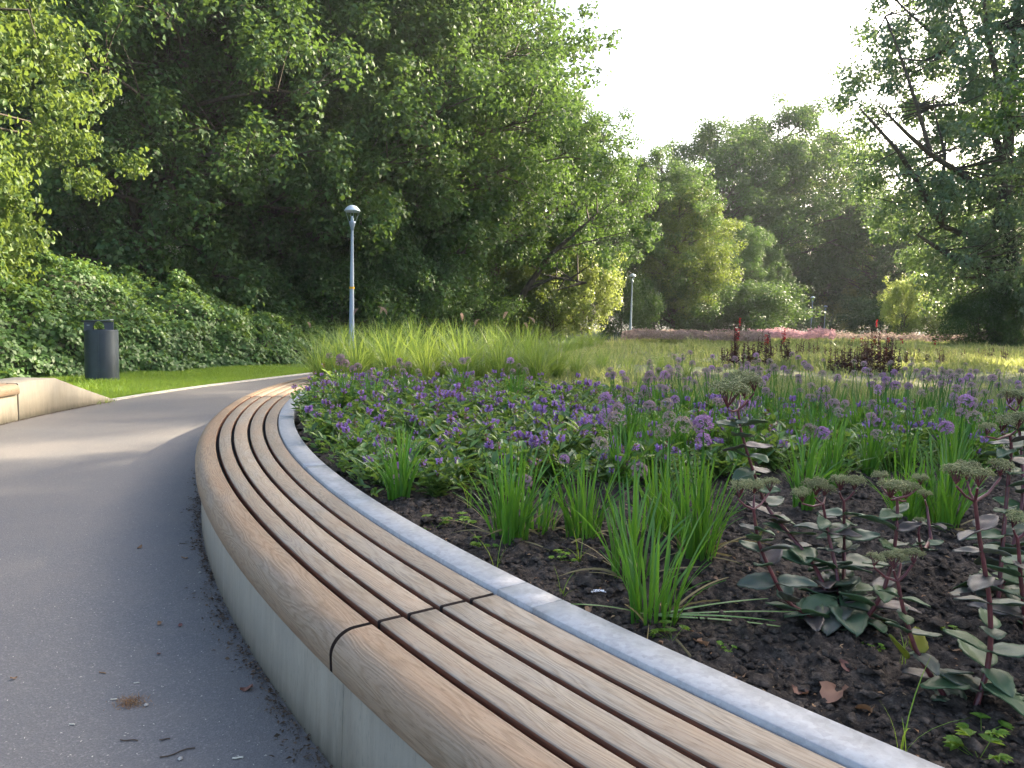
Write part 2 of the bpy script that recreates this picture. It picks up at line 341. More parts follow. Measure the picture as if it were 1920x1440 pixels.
M['twig'] = plain('twig', (.07, .05, .035), .9)
M['dry'] = leafmat('dry_leaf', [(.16, .08, .035), (.24, .13, .06), (.32, .22, .12)], (.3, .15, .05), .15, .7)
M['litter'] = leafmat('litter', [(.05, .035, .02), (.10, .065, .04), (.17, .12, .08)], (.1, .06, .03), .05, .9)
M['paleseed'] = plain('pale_seed', (.55, .52, .42), .8)
def glass_mat():
    m, nt, p, out = newmat('lamp_glass'); p.inputs['Transmission Weight'].default_value = 1; p.inputs['Roughness'].default_value = .05
    p.inputs['Base Color'].default_value = (.9, .95, .97, 1); p.inputs['IOR'].default_value = 1.1; return m
M['glass'] = glass_mat()

# ------------------------------------------------------------------ ground, path, lawn, bed
def grid_obj(name, xs, ys, zf, mat, mask=None, **k):
    X, Y = np.meshgrid(xs, ys); Z = zf(X, Y); V = np.stack([X, Y, Z], -1).reshape(-1, 3)
    ny, nx = X.shape; i = (np.arange(ny-1)[:, None]*nx+np.arange(nx-1)[None]).ravel(); Q = np.stack([i, i+1, i+nx+1, i+nx], -1)
    if mask is not None:
        mk = mask(X, Y).ravel(); Q = Q[mk[Q].all(1)]
    used = np.unique(Q); re = np.full(len(V), -1); re[used] = np.arange(len(used))
    b = Buf(); b.add(V[used], re[Q]); return b.build(name, mat, smooth=True, kind='structure', **k)
# forest floor: one sheet to the horizon
g = Buf(); g.add([(-500, -80, -.03), (500, -80, -.03), (500, 600, -.03), (-500, 600, -.03)], [[0, 1, 2, 3]]); g.build('ground', M['forest'], kind='structure')

def centre_line():
    """points and outward normal (to the left of the path) of the planter's rim: arc, then straight on, then bending right"""
    P = []
    for a in np.arange(262, 164.9, -1.0): P.append((CX+math.cos(math.radians(a)), CY+math.sin(math.radians(a)), math.cos(math.radians(a)), math.sin(math.radians(a))))
    return P
def rim_xy(r, s):
    """s = angle (deg) down to 165, below 165 the path runs on straight then curves to the right; one unit of s below 165 = .3 m"""
    s = np.asarray(s, float); a = np.radians(np.maximum(s, 165)); x = CX+r*np.cos(a); y = CY+r*np.sin(a)
    d = np.maximum(165-s, 0)*.3; turn = np.clip((d-46)/60, 0, 1)*.9
    tx, ty = math.sin(math.radians(15)), math.cos(math.radians(15))
    return x+tx*d+np.clip(d-46, 0, None)**1.35*.10, y+ty*d-np.clip(d-46, 0, None)**1.2*.03
SS = np.concatenate([np.arange(264, 165, -.5), np.arange(165, -110, -4.0)])
def ribbon(name, r0, r1, z, mat, s=SS, thick=0, nr=1, **k):
    b = Buf(); rs = np.linspace(r0, r1, nr+1); X, Y = zip(*[rim_xy(r, s) for r in rs]); X = np.array(X); Y = np.array(Y)
    V = np.stack([X, Y, np.full_like(X, z)], -1).reshape(-1, 3); m = len(s)
    i = (np.arange(nr)[:, None]*m+np.arange(m-1)[None]).ravel(); b.add(V, np.stack([i, i+m, i+m+1, i+1], -1))
    if thick:
        for r, fl in ((r0, 0), (r1, 1)):
            x, y = rim_xy(r, s); V = np.concatenate([np.stack([x, y, 0*x+z], 1), np.stack([x, y, 0*x+z-thick], 1)]); i = np.arange(m-1); b.add(V, np.stack([i, i+1, i+m+1, i+m], -1))
    return b.build(name, mat, **k)
S2 = np.concatenate([np.arange(264, 165, -.5), np.arange(165, 92, -4.0)])
ribbon('path', 13.40, 16.42, 0.0, M['asphalt'], s=S2, nr=2, kind='structure')
ribbon('path_kerb', 16.42, 16.54, .018, M['kerbstone'], s=np.concatenate([np.arange(176.2, 165, -.5), np.arange(165, 92, -4.0)]), thick=.06, kind='structure')
ribbon('lawn', 16.54, 22.0, -.008, M['turf'], nr=2, kind='structure')

def lump(x, y):
    return .016*fnoise(x, y, 1, 4, 14)+.022*fnoise(x, y, 2, 3, 4)+.022*np.maximum(fnoise(x, y, 5, 3, 38), 0)**1.5+.012*np.abs(fnoise(x, y, 6, 3, 75))
def dist_c(x, y): return np.hypot(x-CX, y-CY)
def bed_z(x, y):
    x = np.asarray(x, float); y = np.asarray(y, float)
    r = dist_c(x, y); far = np.clip((y-12)/10, 0, 1)
    z = .415+lump(x, y)*(1-far)+.05*fnoise(x, y, 9, 3, .35)*far
    # beyond the bench the bed slopes down to the path
    edge = x-(-2.1+.268*(y-13.3))
    fade = np.clip(edge/1.5, 0, 1); z = np.where(y > 13.3, z*fade+(-.02)*(1-fade), z)
    return z
def bed_mask(x, y): return np.where(y < 13.3, dist_c(x, y) < 12.845, x > -2.2+.268*(y-13.3))
# fine near patch and coarse rest share a seam at Y=4.4 / X=3.4
grid_obj('planting_bed', np.arange(-.95, 3.401, .012), np.arange(.6, 4.401, .012), bed_z, M['soil'], bed_mask)
grid_obj('planting_bed', np.arange(-2.45, 3.401, .06), np.arange(4.4, 14.01, .06), bed_z, M['soil'], bed_mask)
grid_obj('planting_bed', np.arange(3.4, 14.01, .10), np.arange(.6, 14.01, .10), bed_z, M['soil'], bed_mask)
grid_obj('meadow_ground', np.arange(-3, 90, .5), np.arange(14.0, 72, .5), bed_z, M['soil'], bed_mask)

# ------------------------------------------------------------------ benches
def arc_prism(buf, prof, a0, a1, uvs, mi_fn=None, step=.45, close=True):
    """sweep profile [(r,z)] round the planter's centre"""
    n = max(2, int(abs(a1-a0)/step)+1); A = np.radians(np.linspace(a0, a1, n)); P = np.array(prof); m = len(P)
    V = np.stack([CX+P[None, :, 0]*np.cos(A)[:, None], CY+P[None, :, 0]*np.sin(A)[:, None], np.repeat(P[None, :, 1], n, 0)], -1).reshape(-1, 3)
    i = np.arange(n-1)[:, None]*m; j = np.arange(m)[None]; j2 = (j+1) % m
    Q = np.stack([i+j, i+m+j, i+m+j2, i+j2], -1)
    base = buf.n; buf.V.append(V); buf.n += len(V)
    for jj in range(m):
        buf.F.append((Q[:, jj]+base, mi_fn(jj) if mi_fn else 0))
    buf.F.append((np.array([list(range(m))])+base, mi_fn(-1) if mi_fn else 0)); buf.F.append((np.array([list(range(m))[::-1]])+base+(n-1)*m, mi_fn(-1) if mi_fn else 0))
    # uv: u = metres along the arc, v = metres round the profile
    per = np.concatenate([[0], np.cumsum(np.linalg.norm(np.diff(P, axis=0), axis=1))])
    uvs.append(np.stack([np.repeat(A*13.2, m), np.tile(per, n)], -1))
def set_uv(me, uv):
    l = me.uv_layers.new(name='UVMap'); idx = np.empty(len(me.loops), int); me.loops.foreach_get('vertex_index', idx)
    l.data.foreach_set('uv', uv[idx].astype(np.float32).ravel())
def arc_obj(name, prof, a0, a1, mats, parent, mi_fn=None, smooth=False, **k):
    b = Buf(); uvs = []; arc_prism(b, prof, a0, a1, uvs, mi_fn)
    me = b.mesh(name, mats, smooth); set_uv(me, np.concatenate(uvs)); o = place(name, me, parent, **k)
    if smooth:
        me.polygons.foreach_set('use_smooth', np.ones(len(me.polygons), bool))
        try: me.set_sharp_from_angle(angle=math.radians(40))
        except Exception: pass
    return o
def slat_profile(r0, r1, zt, th=.042, b=.004):
    return [(r0, zt-th), (r0, zt-b), (r0+b*.4, zt-b*.35), (r0+b, zt), (r1-b, zt), (r1-b*.4, zt-b*.35), (r1, zt-b), (r1, zt-th)]
def nosing_profile(ri, ro, zt, zb, rad=.075, rev=False):
    P = [(ri, zt-.042), (ri, zt-.004), (ri+.004, zt)]
    for t in np.linspace(0, PI/2, 10): P.append((ro-rad+rad*math.sin(t), zt-rad*.92+rad*.92*math.cos(t)))
    P += [(ro-.002, zb+.012), (ro-.012, zb), (ro-.05, zb), (ro-.05, zt-.042)]
    return P
def flip(P, pivot): return [(2*pivot-r, z) for r, z in P][::-1]
def build_bench(name, secs, label, piv=None, steel=None, support=True):
    root = empty(name, pol(13.2, sum(secs[0])/2), label=label, cat='bench')
    inv = Matrix.Translation(-Vector(root.location))
    def fin(o): o.matrix_parent_inverse = inv; return o
    ST = .45
    for a0, a1 in secs:
        g = .040                                              # half joint, degrees (about 1 cm each)
        rs = [(12.974, 13.068), (13.090, 13.180), (13.202, 13.294), (13.316, 13.394)]
        for k, (r0, r1) in enumerate(rs):
            P = slat_profile(r0, r1, ST)
            if piv: P = flip(P, piv)
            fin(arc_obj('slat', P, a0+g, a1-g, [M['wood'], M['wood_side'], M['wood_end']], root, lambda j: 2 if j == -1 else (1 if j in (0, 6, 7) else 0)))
        P = nosing_profile(13.417, 13.545, ST, .322)
        if piv: P = flip(P, piv)
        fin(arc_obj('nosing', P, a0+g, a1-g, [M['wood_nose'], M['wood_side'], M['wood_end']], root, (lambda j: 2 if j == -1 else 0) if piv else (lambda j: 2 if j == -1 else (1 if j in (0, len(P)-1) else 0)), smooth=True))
        P = [(13.10, -.05), (13.10, .345), (13.507, .345), (13.507, .318), (13.512, -.05)]
        P = [(13.10, -.05), (13.10, .319), (13.500, .319), (13.505, .312), (13.512, -.05)]
        if piv: P = flip(P, piv)
        fin(arc_obj('concrete_panel', P, a0+.02, a1-.02, M['concrete'], root))
        if not piv:
            fin(arc_obj('seam_light_stop', [(13.10, -.05), (13.10, .316), (13.496, .316), (13.500, -.05)], a1-.019, a1+.019, M['dark'], root))  # dark filler added inside the panel seam to keep light out
        # slat support with near-black filler added for the shade in the gaps
        P = [(12.99, .323), (12.99, .400), (13.47, .400), (13.492, .375), (13.492, .323)]
        if piv: P = flip(P, piv)
        fin(arc_obj('support_frame', P, a0+.002, a1-.002, M['dark'], root))
    if steel:
        for s0, s1 in zip(steel[:-1], steel[1:]):
            P = [(12.840, .20), (12.840, .460), (12.843, .463), (12.962, .463), (12.965, .460), (12.965, .20)]
            fin(arc_obj('steel_edging', P, s0+.012, s1-.012, M['steel'], root))
    return root
build_bench('curved_bench', [(165.2, 188.45), (188.45, 216.22), (216.22, 243.9)], 'long curved bench of weathered wooden slats on a concrete wall round the flower bed',
            steel=[165.2, 175, 186, 196, 206.2, 216.22, 217.05, 227, 237, 243.9])
# small bench on the far side of the path, with its sloping concrete end block
def left_bench():
    piv = (13.512+16.405)/2
    root = build_bench('low_bench', [(184.0, 205.0)], 'sunlit low bench across the path whose concrete end slopes down beside the bin', piv=piv)
    inv = Matrix.Translation(-Vector(root.location))
    r0, r1 = 16.40, 16.93; b = Buf(); A = [176.45, 177.2, 178, 179, 180, 181.2, 182, 183, 183.97]
    top = lambda a: .03+(.452-.03)*min(1, (a-176.45)/(181.2-176.45))
    V = []
    for a in A:
        z = top(a); bev = min(.012, z*.2)
        V += [pol(r0, a, -.05), pol(r0, a, z-bev), pol(r0+bev, a, z), pol(r1-.012, a, z), pol(r1, a, z-bev), pol(r1, a, -.05)]
    n = len(A); Fq = [[i*6+j, i*6+(j+1) % 6, (i+1)*6+(j+1) % 6, (i+1)*6+j] for i in range(n-1) for j in range(6)]
    b.add(V, Fq); b.add(V[:6], [[5, 4, 3, 2, 1, 0]]); b.add(V[-6:], [[0, 1, 2, 3, 4, 5]])
    o = b.build('end_block', M['concrete'], root); o.matrix_parent_inverse = inv
left_bench()

# ------------------------------------------------------------------ litter bin
def litter_bin(p):
    root = empty('litter_bin', p, label='anthracite metal litter bin with arched lid standing in the grass before the brambles', cat='bin')
    R, Hb = .285, 1.0
    b = Buf(); lathe(b, [(R-.012, 0), (R, .01), (R, Hb-.006), (R-.006, Hb), (R-.02, Hb), (R-.02, Hb-.25), (0.0, Hb-.25)], 48); b.build('body', M['bin'], root, smooth=False)
    for me in [root.children[0].data]:
        me.polygons.foreach_set('use_smooth', np.ones(len(me.polygons), bool)); me.set_sharp_from_angle(angle=math.radians(35))
    # service door, a shallow shell standing proud at the left
    b = Buf(); th = np.linspace(math.radians(196), math.radians(262), 14)
    for rr, zz in (((R+.008), (.02, Hb-.01)),):
        V = [(rr*math.cos(t), rr*math.sin(t), z) for z in zz for t in th]; m = len(th)
        b.add(V, [[i, i+1, i+1+m, i+m] for i in range(m-1)])
        for s in (0, m-1):
            t = th[s]; b.add([(rr*math.cos(t), rr*math.sin(t), zz[0]), (rr*math.cos(t), rr*math.sin(t), zz[1]), ((R-.005)*math.cos(t), (R-.005)*math.sin(t), zz[1]), ((R-.005)*math.cos(t), (R-.005)*math.sin(t), zz[0])], [[0, 1, 2, 3]])
        V = [(q*math.cos(t), q*math.sin(t), zz[1]) for q in (rr, R-.005) for t in th]; b.add(V, [[i, i+1, i+1+m, i+m] for i in range(m-1)])
    b.build('door', M['bin'], root)
    # lid: bent sheet, high flat roof sweeping down to both legs
    def sheet(pts, half, th_=.016):
        b = Buf(); P = np.array(pts); n = len(P); T = nrm(np.gradient(P, axis=0)); Nn = np.stack([-T[:, 1], T[:, 0]], 1)
        O = P+Nn*th_; hw = np.array(half); V = []
        for i in range(n):
            for q in (P[i], O[i]):
                for s in (-1, 1): V.append((q[0], s*hw[i], q[1]))
        Fq = []
        for i in range(n-1):
            a, c = i*4, (i+1)*4
            Fq += [[a, c, c+1, a+1], [a+2, a+3, c+3, c+2], [a, a+2, c+2, c], [a+1, c+1, c+3, a+3]]
        Fq += [[0, 1, 3, 2], [(n-1)*4, (n-1)*4+2, (n-1)*4+3, (n-1)*4+1]]
        b.add(V, Fq); return b
    xs = [-.31, -.26, -.18, -.06, .04, .12, .18, .21]; zs = [1.145, 1.150, 1.152, 1.155, 1.160, 1.168, 1.172, 1.172]
    sheet(list(zip(xs, zs)), [.14, .19, .23, .25, .25, .23, .19, .16], .02).build('lid', M['binlid'], root)
    # legs with rounded inner corners
    for x0, x1, nm in ((-.27, -.13, 'leg'), (.06, .205, 'leg')):
        b = Buf(); prof = []
        s = 1 if x0 < 0 else -1; xi, xo = (x1, x0) if s > 0 else (x0, x1)
        inner = [(xi+s*.0, .97), (xi, 1.05), (xi+s*.008, 1.09), (xi+s*.03, 1.125), (xi+s*.075, 1.152)]
        poly = inner+[(xo, 1.152), (xo, .97)]; m = len(poly)
        V = [(x, y, z) for y in (-.17, .17) for x, z in poly]
        b.add(V, [[i, (i+1) % m, (i+1) % m+m, i+m] for i in range(m)]); b.add(V[:m], [list(range(m))[::-1]]); b.add(V[m:], [list(range(m))])
        b.build(nm, M['binlid'], root)
    b = Buf(); b.add([(-.225, -.172, 1.075), (-.18, -.172, 1.075), (-.18, -.172, 1.088), (-.225, -.172, 1.088)], [[0, 1, 2, 3]]); b.build('badge', plain('badge', (.3, .34, .38), .4), root)
    root.rotation_euler = (0, 0, math.radians(27))
bp = on_z(192, 717); litter_bin((bp.x, bp.y, -.01))

# ------------------------------------------------------------------ street lamps
def lamp_meshes():
    b = Buf(); lathe(b, [(.095, 0), (.095, .9), (.088, .93), (.042, 4.22), (.042, 4.26), (.055, 4.27), (.055, 4.33), (.075, 4.36), (.10, 4.46), (.105, 4.52), (.0, 4.52)], 20); pole = b.mesh('pole', M['paint'], True)
    b = Buf(); lathe(b, [(.105, 4.52), (.235, 4.86)], 24); shade = b.mesh('lamp_glass', M['glass'], True)
    b = Buf(); lathe(b, [(0, 5.04), (.08, 5.03), (.15, 4.995), (.21, 4.94), (.25, 4.88), (.262, 4.85), (.255, 4.845)], 28); cap = b.mesh('lamp_cap', M['cap'], True)
    b = Buf(); lathe(b, [(0, 4.70), (.03, 4.69), (.045, 4.62), (.05, 4.52)], 12); bulb = b.mesh('bulb', M['cap'], True)
    b = Buf()
    for k in range(4):
        a = k*PI/2+.4; tube(b, [(.1*math.cos(a), .1*math.sin(a), 4.5), (.238*math.cos(a), .238*math.sin(a), 4.87)], .007, 5)
    rods = b.mesh('rod', M['paint'])
    return pole, shade, cap, bulb, rods
LM = lamp_meshes()
def street_lamp(x, y, z, H, label):
    r = empty('street_lamp', (x, y, z), label=label, cat='street lamp', group='pale blue street lamps along the path'); r.scale = (H/5.0,)*3
    for nm, me in zip(('pole', 'lamp_shade', 'lamp_cap', 'bulb', 'lamp_rods'), LM): place(nm, me, r)
    return r
l1 = at_y(659, 668, 23.1); h1 = (at_y(662, 387, 23.1)-l1).z
r = street_lamp(l1.x, 23.1, -.02, at_y(662, 387, 23.1).z+.02, 'nearest pale blue street lamp, in front of the dark trees behind the fountain grass')
b = Buf(); lathe(b, [(.088, 2.35), (.088, 2.42)], 16); b.build('sticker', M['yellow'], r)
for (px, pt, pb, Y, lab) in ((1186, 514, 632, 56.6, 'second street lamp, beside the sunlit leafy mound at the edge of the wood'),
                             (1524, 556, 637, 82, 'pale distant street lamp with round head, left one of the far pair'),
                             (1548, 573, 640, 92, 'thin grey distant street lamp, right one of the far pair')):
    t = at_y(px, pt, Y); bb = at_y(px, pb, Y); street_lamp(t.x, Y, bb.z-.3, t.z-bb.z+.3, lab)
#--PLANTS--
# ------------------------------------------------------------------ trees
def sph(rng, n):
    v = rng.normal(size=(n, 3)); return nrm(v)
def cluster_leaves(buf, C, R, n_per, leaf, rng, mi=0, flat=.55, up=.7, hexa=False, droop=.25):
    """C (k,3) clump centres, R (k,) radii; n_per leaves each, gathered towards the upper outside of each clump"""
    k = len(C); idx = np.repeat(np.arange(k), n_per); n = len(idx)
    d = sph(rng, n); rad = rng.uniform(.35, 1.05, n)**.6
    wob = 1+.35*np.sin(d[:, 0]*5+idx)*np.sin(d[:, 1]*6+idx*1.7)
    off = d*rad[:, None]*wob[:, None]*R[idx][:, None]*np.array([1, 1, flat])
    P = C[idx]+off
    nor = nrm(d*.7+np.array([0, 0, up])+rng.normal(size=(n, 3))*.45)
    ax = np.cross(nor, sph(rng, n)); ax[:, 2] -= droop; ax = nrm(ax)
    L = leaf*rng.uniform(.65, 1.3, n)
    leaves(buf, P, ax, nor, L, L*rng.uniform(.55, .8, n), mi, hexa)
def tree_meshes(name, seed, H, cr, base, nlimb=34, leaf=.13, nleaf=60000, tr=.28, mat='leaf_mid', shape='round', flat=.6, gap=.0, rise=.5, clump=1.0, ivy=0, blossom=0, lean=(0, 0)):
    rng = np.random.default_rng(seed); W = Buf(); C = []; R = []
    hs = np.linspace(0, H*.93, 12); wx = np.cumsum(rng.normal(0, .13, 12))*H/18; wy = np.cumsum(rng.normal(0, .13, 12))*H/18
    wx = wx-wx[0]+lean[0]*(hs/H)**1.5; wy = wy-wy[0]+lean[1]*(hs/H)**1.5
    tp = np.stack([wx, wy, hs], 1); rr = tr*(1-.88*(hs/hs[-1])**.85); rr[0] *= 1.35
    tube(W, tp, rr, 9)
    def prof(t):
        if shape == 'round': return (np.sin(PI*np.clip(t, 0, 1)**.75*.93+.12))**.6
        if shape == 'cone': return (1-t*.75)*(.5+.5*min(1, t*4+.3))
        return np.sqrt(max(.05, 1-(2*t-.85)**2))
    for i in range(nlimb):
        t = (i+rng.uniform(0, .9))/nlimb; z0 = base*.85+(H*.9-base*.85)*t**1.05
        az = i*2.39996+rng.uniform(-.4, .4); L = cr*prof(t)*rng.uniform(.65, 1.12); zr = rise*rng.uniform(.4, 1.5)*L
        p0 = np.array([np.interp(z0, hs, tp[:, 0]), np.interp(z0, hs, tp[:, 1]), z0]); d = np.array([math.cos(az), math.sin(az), 0])
        u = np.linspace(0, 1, 6); bend = rng.uniform(-.5, .5)
        side = np.array([-d[1], d[0], 0]); pts = p0+d*(u*L)[:, None]+side*(bend*L*.3*u**2)[:, None]; pts[:, 2] += zr*(u**.75)-.12*L*u**3
        r0 = max(.02, tr*.36*(1-t*.6)); tube(W, pts, r0*(1-.85*u), 6, cap=False)
        C.append(pts[-1]); R.append(rng.uniform(.7, 1.1))
        for k in range(int(5+L*.9)):
            v = rng.uniform(.25, 1.0); q = np.array([np.interp(v, u, pts[:, j]) for j in range(3)])
            dd = nrm(d*rng.uniform(.2, .9)+side*rng.uniform(-1, 1)+np.array([0, 0, rng.uniform(-.15, .75)])); l = L*rng.uniform(.18, .38)+.35
            e = q+dd*l; m = q+dd*l*.55+np.array([0, 0, .08*l]); tube(W, [q, m, e], [r0*.35, r0*.22, .008], 4, cap=False)
            C.append(e); R.append(rng.uniform(.55, 1.0))
    for k in range(6):
        C.append(tp[-1]+rng.normal(0, .5, 3)*np.array([cr*.18, cr*.18, .8])+np.array([0, 0, H*.03])); R.append(rng.uniform(.6, 1.0))
    C = np.array(C); R = np.array(R)*clump*cr*.19
    C[:, 2] = np.maximum(C[:, 2], .25)
    if gap: keep = rng.random(len(C)) > gap; C, R = C[keep], R[keep]
    B = Buf(); cluster_leaves(B, C, R, max(20, int(nleaf/len(C))), leaf, rng, 0, flat)
    wood = W.mesh(name+'_trunk', M['bark'], True); mats = [M[mat]]
    if blossom:
        sel = C[rng.choice(len(C), blossom)]; cluster_leaves(B, sel+np.array([0, 0, .1]), np.full(blossom, .3), 60, .06, rng, 1, .5); mats.append(M['blossom'])
    crown = B.mesh(name+'_crown', mats)
    iv = None
    if ivy:
        I = Buf(); n = int(7000*ivy); z = rng.uniform(0, ivy, n); a = rng.uniform(0, 2*PI, n); r = np.interp(z, hs, rr)+rng.uniform(.0, .28, n)*(1.2-z/ivy)
        P = np.stack([np.interp(z, hs, tp[:, 0])+r*np.cos(a), np.interp(z, hs, tp[:, 1])+r*np.sin(a), z], 1); nn = np.stack([np.cos(a), np.sin(a), .4+0*a], 1)
        leaves(I, P, nrm(np.cross(nn, sph(rng, n))+np.array([0, 0, -.5])), nn+rng.normal(size=(n, 3))*.3, np.full(n, .12), np.full(n, .11)); iv = I.mesh(name+'_ivy', M['leaf_ivy'])
    return wood, crown, iv
def plant_tree(meshes, x, y, z=0, s=1.0, rz=0, name='tree', label='', group=None, cat='tree', mat=None, sz=None):
    r = empty(name, (x, y, z), rz, label=label, cat=cat, group=group); r.scale = (s, s, sz or s)
    place('trunk', meshes[0], r); c = place('crown', meshes[1], r)
    if mat:
        c.material_slots[0].link = 'OBJECT'; c.material_slots[0].material = M[mat]
    if meshes[2]: place('ivy', meshes[2], r)
    return r
TD = tree_meshes('dark_tree', 21, 18, 5.2, .8, 52, .18, 62000, .3, 'leaf_dark', 'round', .8, .24, .35, .82, 0, 10)
TE = tree_meshes('vine_tree', 22, 19, 4.6, .5, 56, .17, 62000, .28, 'leaf_dark', 'col', 1.25, .2, .2, .82, 0, 44)
TM = tree_meshes('broad_tree', 23, 17.5, 5.8, 2.0, 62, .18, 72000, .34, 'leaf_mid', 'round', .8, .10, .45, .85)
TL = tree_meshes('light_tree', 24, 17, 5.4, 2.2, 48, .19, 44000, .3, 'leaf_light', 'round', .7, .12, .55, .85)
TS = tree_meshes('slender_tree', 25, 15, 3.6, 3.5, 26, .16, 26000, .16, 'leaf_mid', 'col', .55, .1, .6)
TW = tree_meshes('willow_bush', 27, 3.8, 2.1, .1, 34, .13, 15000, .05, 'leaf_sunlit', 'round', 1.2, 0, 1.1, .95)
TB = tree_meshes('bush', 26, 3.6, 2.6, .1, 26, .13, 20000, .06, 'leaf_mid', 'round', .8, 0, .5, 1.5)
def PX(px, Y): return at_y(px, 620, Y).x
G1 = 'trees of the dark wood left of the path'; G2 = 'tall trees along the far side of the meadow'
wood = [  # px, Y, meshes, scale, rot, mat, label
 (40, 27, TE, .95, .3, None, 'dark vine-hung tree behind the sunlit hanging branches at the left edge'),
 (150, 31, TD, 1.0, 1.2, None, 'dark tall tree with sky showing between its branches, behind the litter bin'),
 (235, 26, TE, .9, 4.0, None, 'dark tree at the top of the bramble bank right of the bin'),
 (335, 25.5, TE, 1.05, 2.2, None, 'tree draped in white-flowering climber hanging down in a tall curtain'),
 (455, 29, TD, 1.1, 2.9, None, 'broad dark tree right of the flowering climber curtain'),
 (545, 30, TM, .95, .8, 'leaf_dark', 'dark tree with open shadowy middle left of the nearest lamp'),
 (640, 32.5, TE, 1.1, 5.1, 'leaf_mid', 'tall green tree rising straight behind the nearest street lamp'),
 (745, 34, TM, 1.12, 3.6, 'leaf_mid', 'leafy tree with lighter green boughs just right of the nearest lamp'),
 (790, 37, TM, 1.15, 5.5, None, 'tall tree with ivy-dark trunk and lighter crown between the two nearer lamps'),
 (770, 44, TL, 1.25, 1.0, 'leaf_mid', 'open tree with leaning bare trunks above the sunlit mound'),
 (850, 45, TL, 1.35, 2.0, 'leaf_mid', 'tall yellow-tipped tree at the edge of the open sky'),
 (1020, 47, TM, .92, .3, None, 'spreading tree overhanging the sunlit leafy mound'),
 (1105, 58, TS, 1.12, 2.4, None, 'narrow tree behind the second street lamp'),
]
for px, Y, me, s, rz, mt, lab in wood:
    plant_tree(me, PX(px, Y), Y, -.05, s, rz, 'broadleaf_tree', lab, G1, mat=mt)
# second rank deep in the wood, closing it off
for i, (px, Y, s) in enumerate([(-60, 38, 1.1), (70, 42, 1.15), (310, 38, 1.2), (430, 42, 1.25), (610, 42, 1.3), (720, 46, 1.3), (800, 47, 1.3), (890, 55, 1.35), (1010, 62, 1.2)]):
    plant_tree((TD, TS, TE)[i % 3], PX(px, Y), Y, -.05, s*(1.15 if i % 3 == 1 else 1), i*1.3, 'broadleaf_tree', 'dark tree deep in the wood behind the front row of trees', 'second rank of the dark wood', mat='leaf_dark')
far = [
 (1225, 70, TM, 1.0, 1.1, None, 'tree with bright sunlit right edge just right of the second street lamp'),
 (1262, 69, TM, .80, 2.7, 'leaf_light', 'lower yellow-green sunlit tree right of the second street lamp'),
 (1345, 92, TM, 1.5, .5, None, 'big rounded tree left of the highest crown beyond the meadow'),
 (1440, 98, TM, 1.75, 3.2, None, 'highest big tree in the middle of the far side of the meadow'),
 (1540, 108, TL, 1.75, 4.4, 'leaf_light', 'yellow-green sunlit tree with thin straight trunk above the far lamps'),
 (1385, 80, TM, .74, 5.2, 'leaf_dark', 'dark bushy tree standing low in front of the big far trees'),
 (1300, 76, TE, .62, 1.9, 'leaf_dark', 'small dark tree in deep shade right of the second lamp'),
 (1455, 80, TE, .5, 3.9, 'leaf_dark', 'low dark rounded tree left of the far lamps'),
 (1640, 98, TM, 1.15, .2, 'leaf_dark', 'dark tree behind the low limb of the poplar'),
 (1600, 112, TM, 1.2, 1.2, None, 'distant tree right of the far lamps'),
 (1690, 92, TS, 1.2, 2.2, 'leaf_dark', 'slender dark tree under the poplar crown'),
 (1745, 100, TM, 1.1, 3.1, None, 'distant tree seen beneath the poplar crown left of its trunk'),
 (1830, 88, TM, .95, 4.1, None, 'distant tree directly left of the poplar trunk'),
 (1930, 80, TM, 1.05, 5.0, None, 'distant tree at the right edge behind the poplar'),
 (1200, 100, TD, 1.2, 1, None, 'distant dark tree closing the gap behind the second lamp'),
 (1290, 110, TD, 1.3, 2, None, 'distant dark tree behind the sunlit tree'),
 (1560, 130, TD, 1.2, 3, 'leaf_mid', 'furthest tree behind the far lamps'),
 (1680, 135, TD, 1.2, 4, 'leaf_mid', 'furthest tree behind the slender dark tree'),
 (1800, 130, TD, 1.2, 5, 'leaf_mid', 'furthest tree seen left of the poplar trunk'),
 (1400, 125, TD, 1.4, 6, 'leaf_mid', 'furthest tree behind the highest crown'),
]
for px, Y, me, s, rz, mt, lab in far:
    plant_tree(me, PX(px, Y), Y, -.2, s, rz, 'broadleaf_tree', lab, G2, mat=mt)
# near tree at the left edge, sunlit hanging foliage
def left_tree():
    rng = np.random.default_rng(5); W = Buf(); B = Buf(); base = np.array([-12.6, 13.6, 0])
    root = empty('maple_tree', base, label='near tree at the left edge with sunlit yellow-green hanging foliage', cat='tree')
    tube(W, [(0, 0, 0), (.1, 0, 3), (.3, -.1, 6), (.5, 0, 10)], [.3, .24, .18, .08], 10)
    C = []; R = []
    for i in range(46):
        z = rng.uniform(2.2, 10.5); reach = np.interp(z, [2.2, 3.2, 4.3, 5.5, 7, 9, 11], [3.2, 3.5, 4.35, 4.9, 4.6, 4.2, 3])*rng.uniform(.55, 1.0)
        az = rng.uniform(-1.5, 1.3); e = np.array([math.cos(az)*reach, math.sin(az)*reach*1.1, z]); s0 = np.array([.2, 0, max(1.2, z-1.6)])
        m = (s0+e)/2+np.array([0, 0, .7]); tube(W, [s0, m, e, e+np.array([.15, 0, -.6])], [.07, .045, .02, .008], 5, cap=False)
        for k in range(5): C.append(e+rng.normal(0, .45, 3)+np.array([0, 0, -.25*k])); R.append(rng.uniform(.35, .6))
    C = np.array(C); C[:, 2] = np.maximum(C[:, 2], 1.9); cluster_leaves(B, C, np.array(R), 150, .12, rng, 0, .8, .5, True, .6)
    W.build('trunk', M['bark'], root, True); B.build('crown', M['leaf_maple'], root)
left_tree()
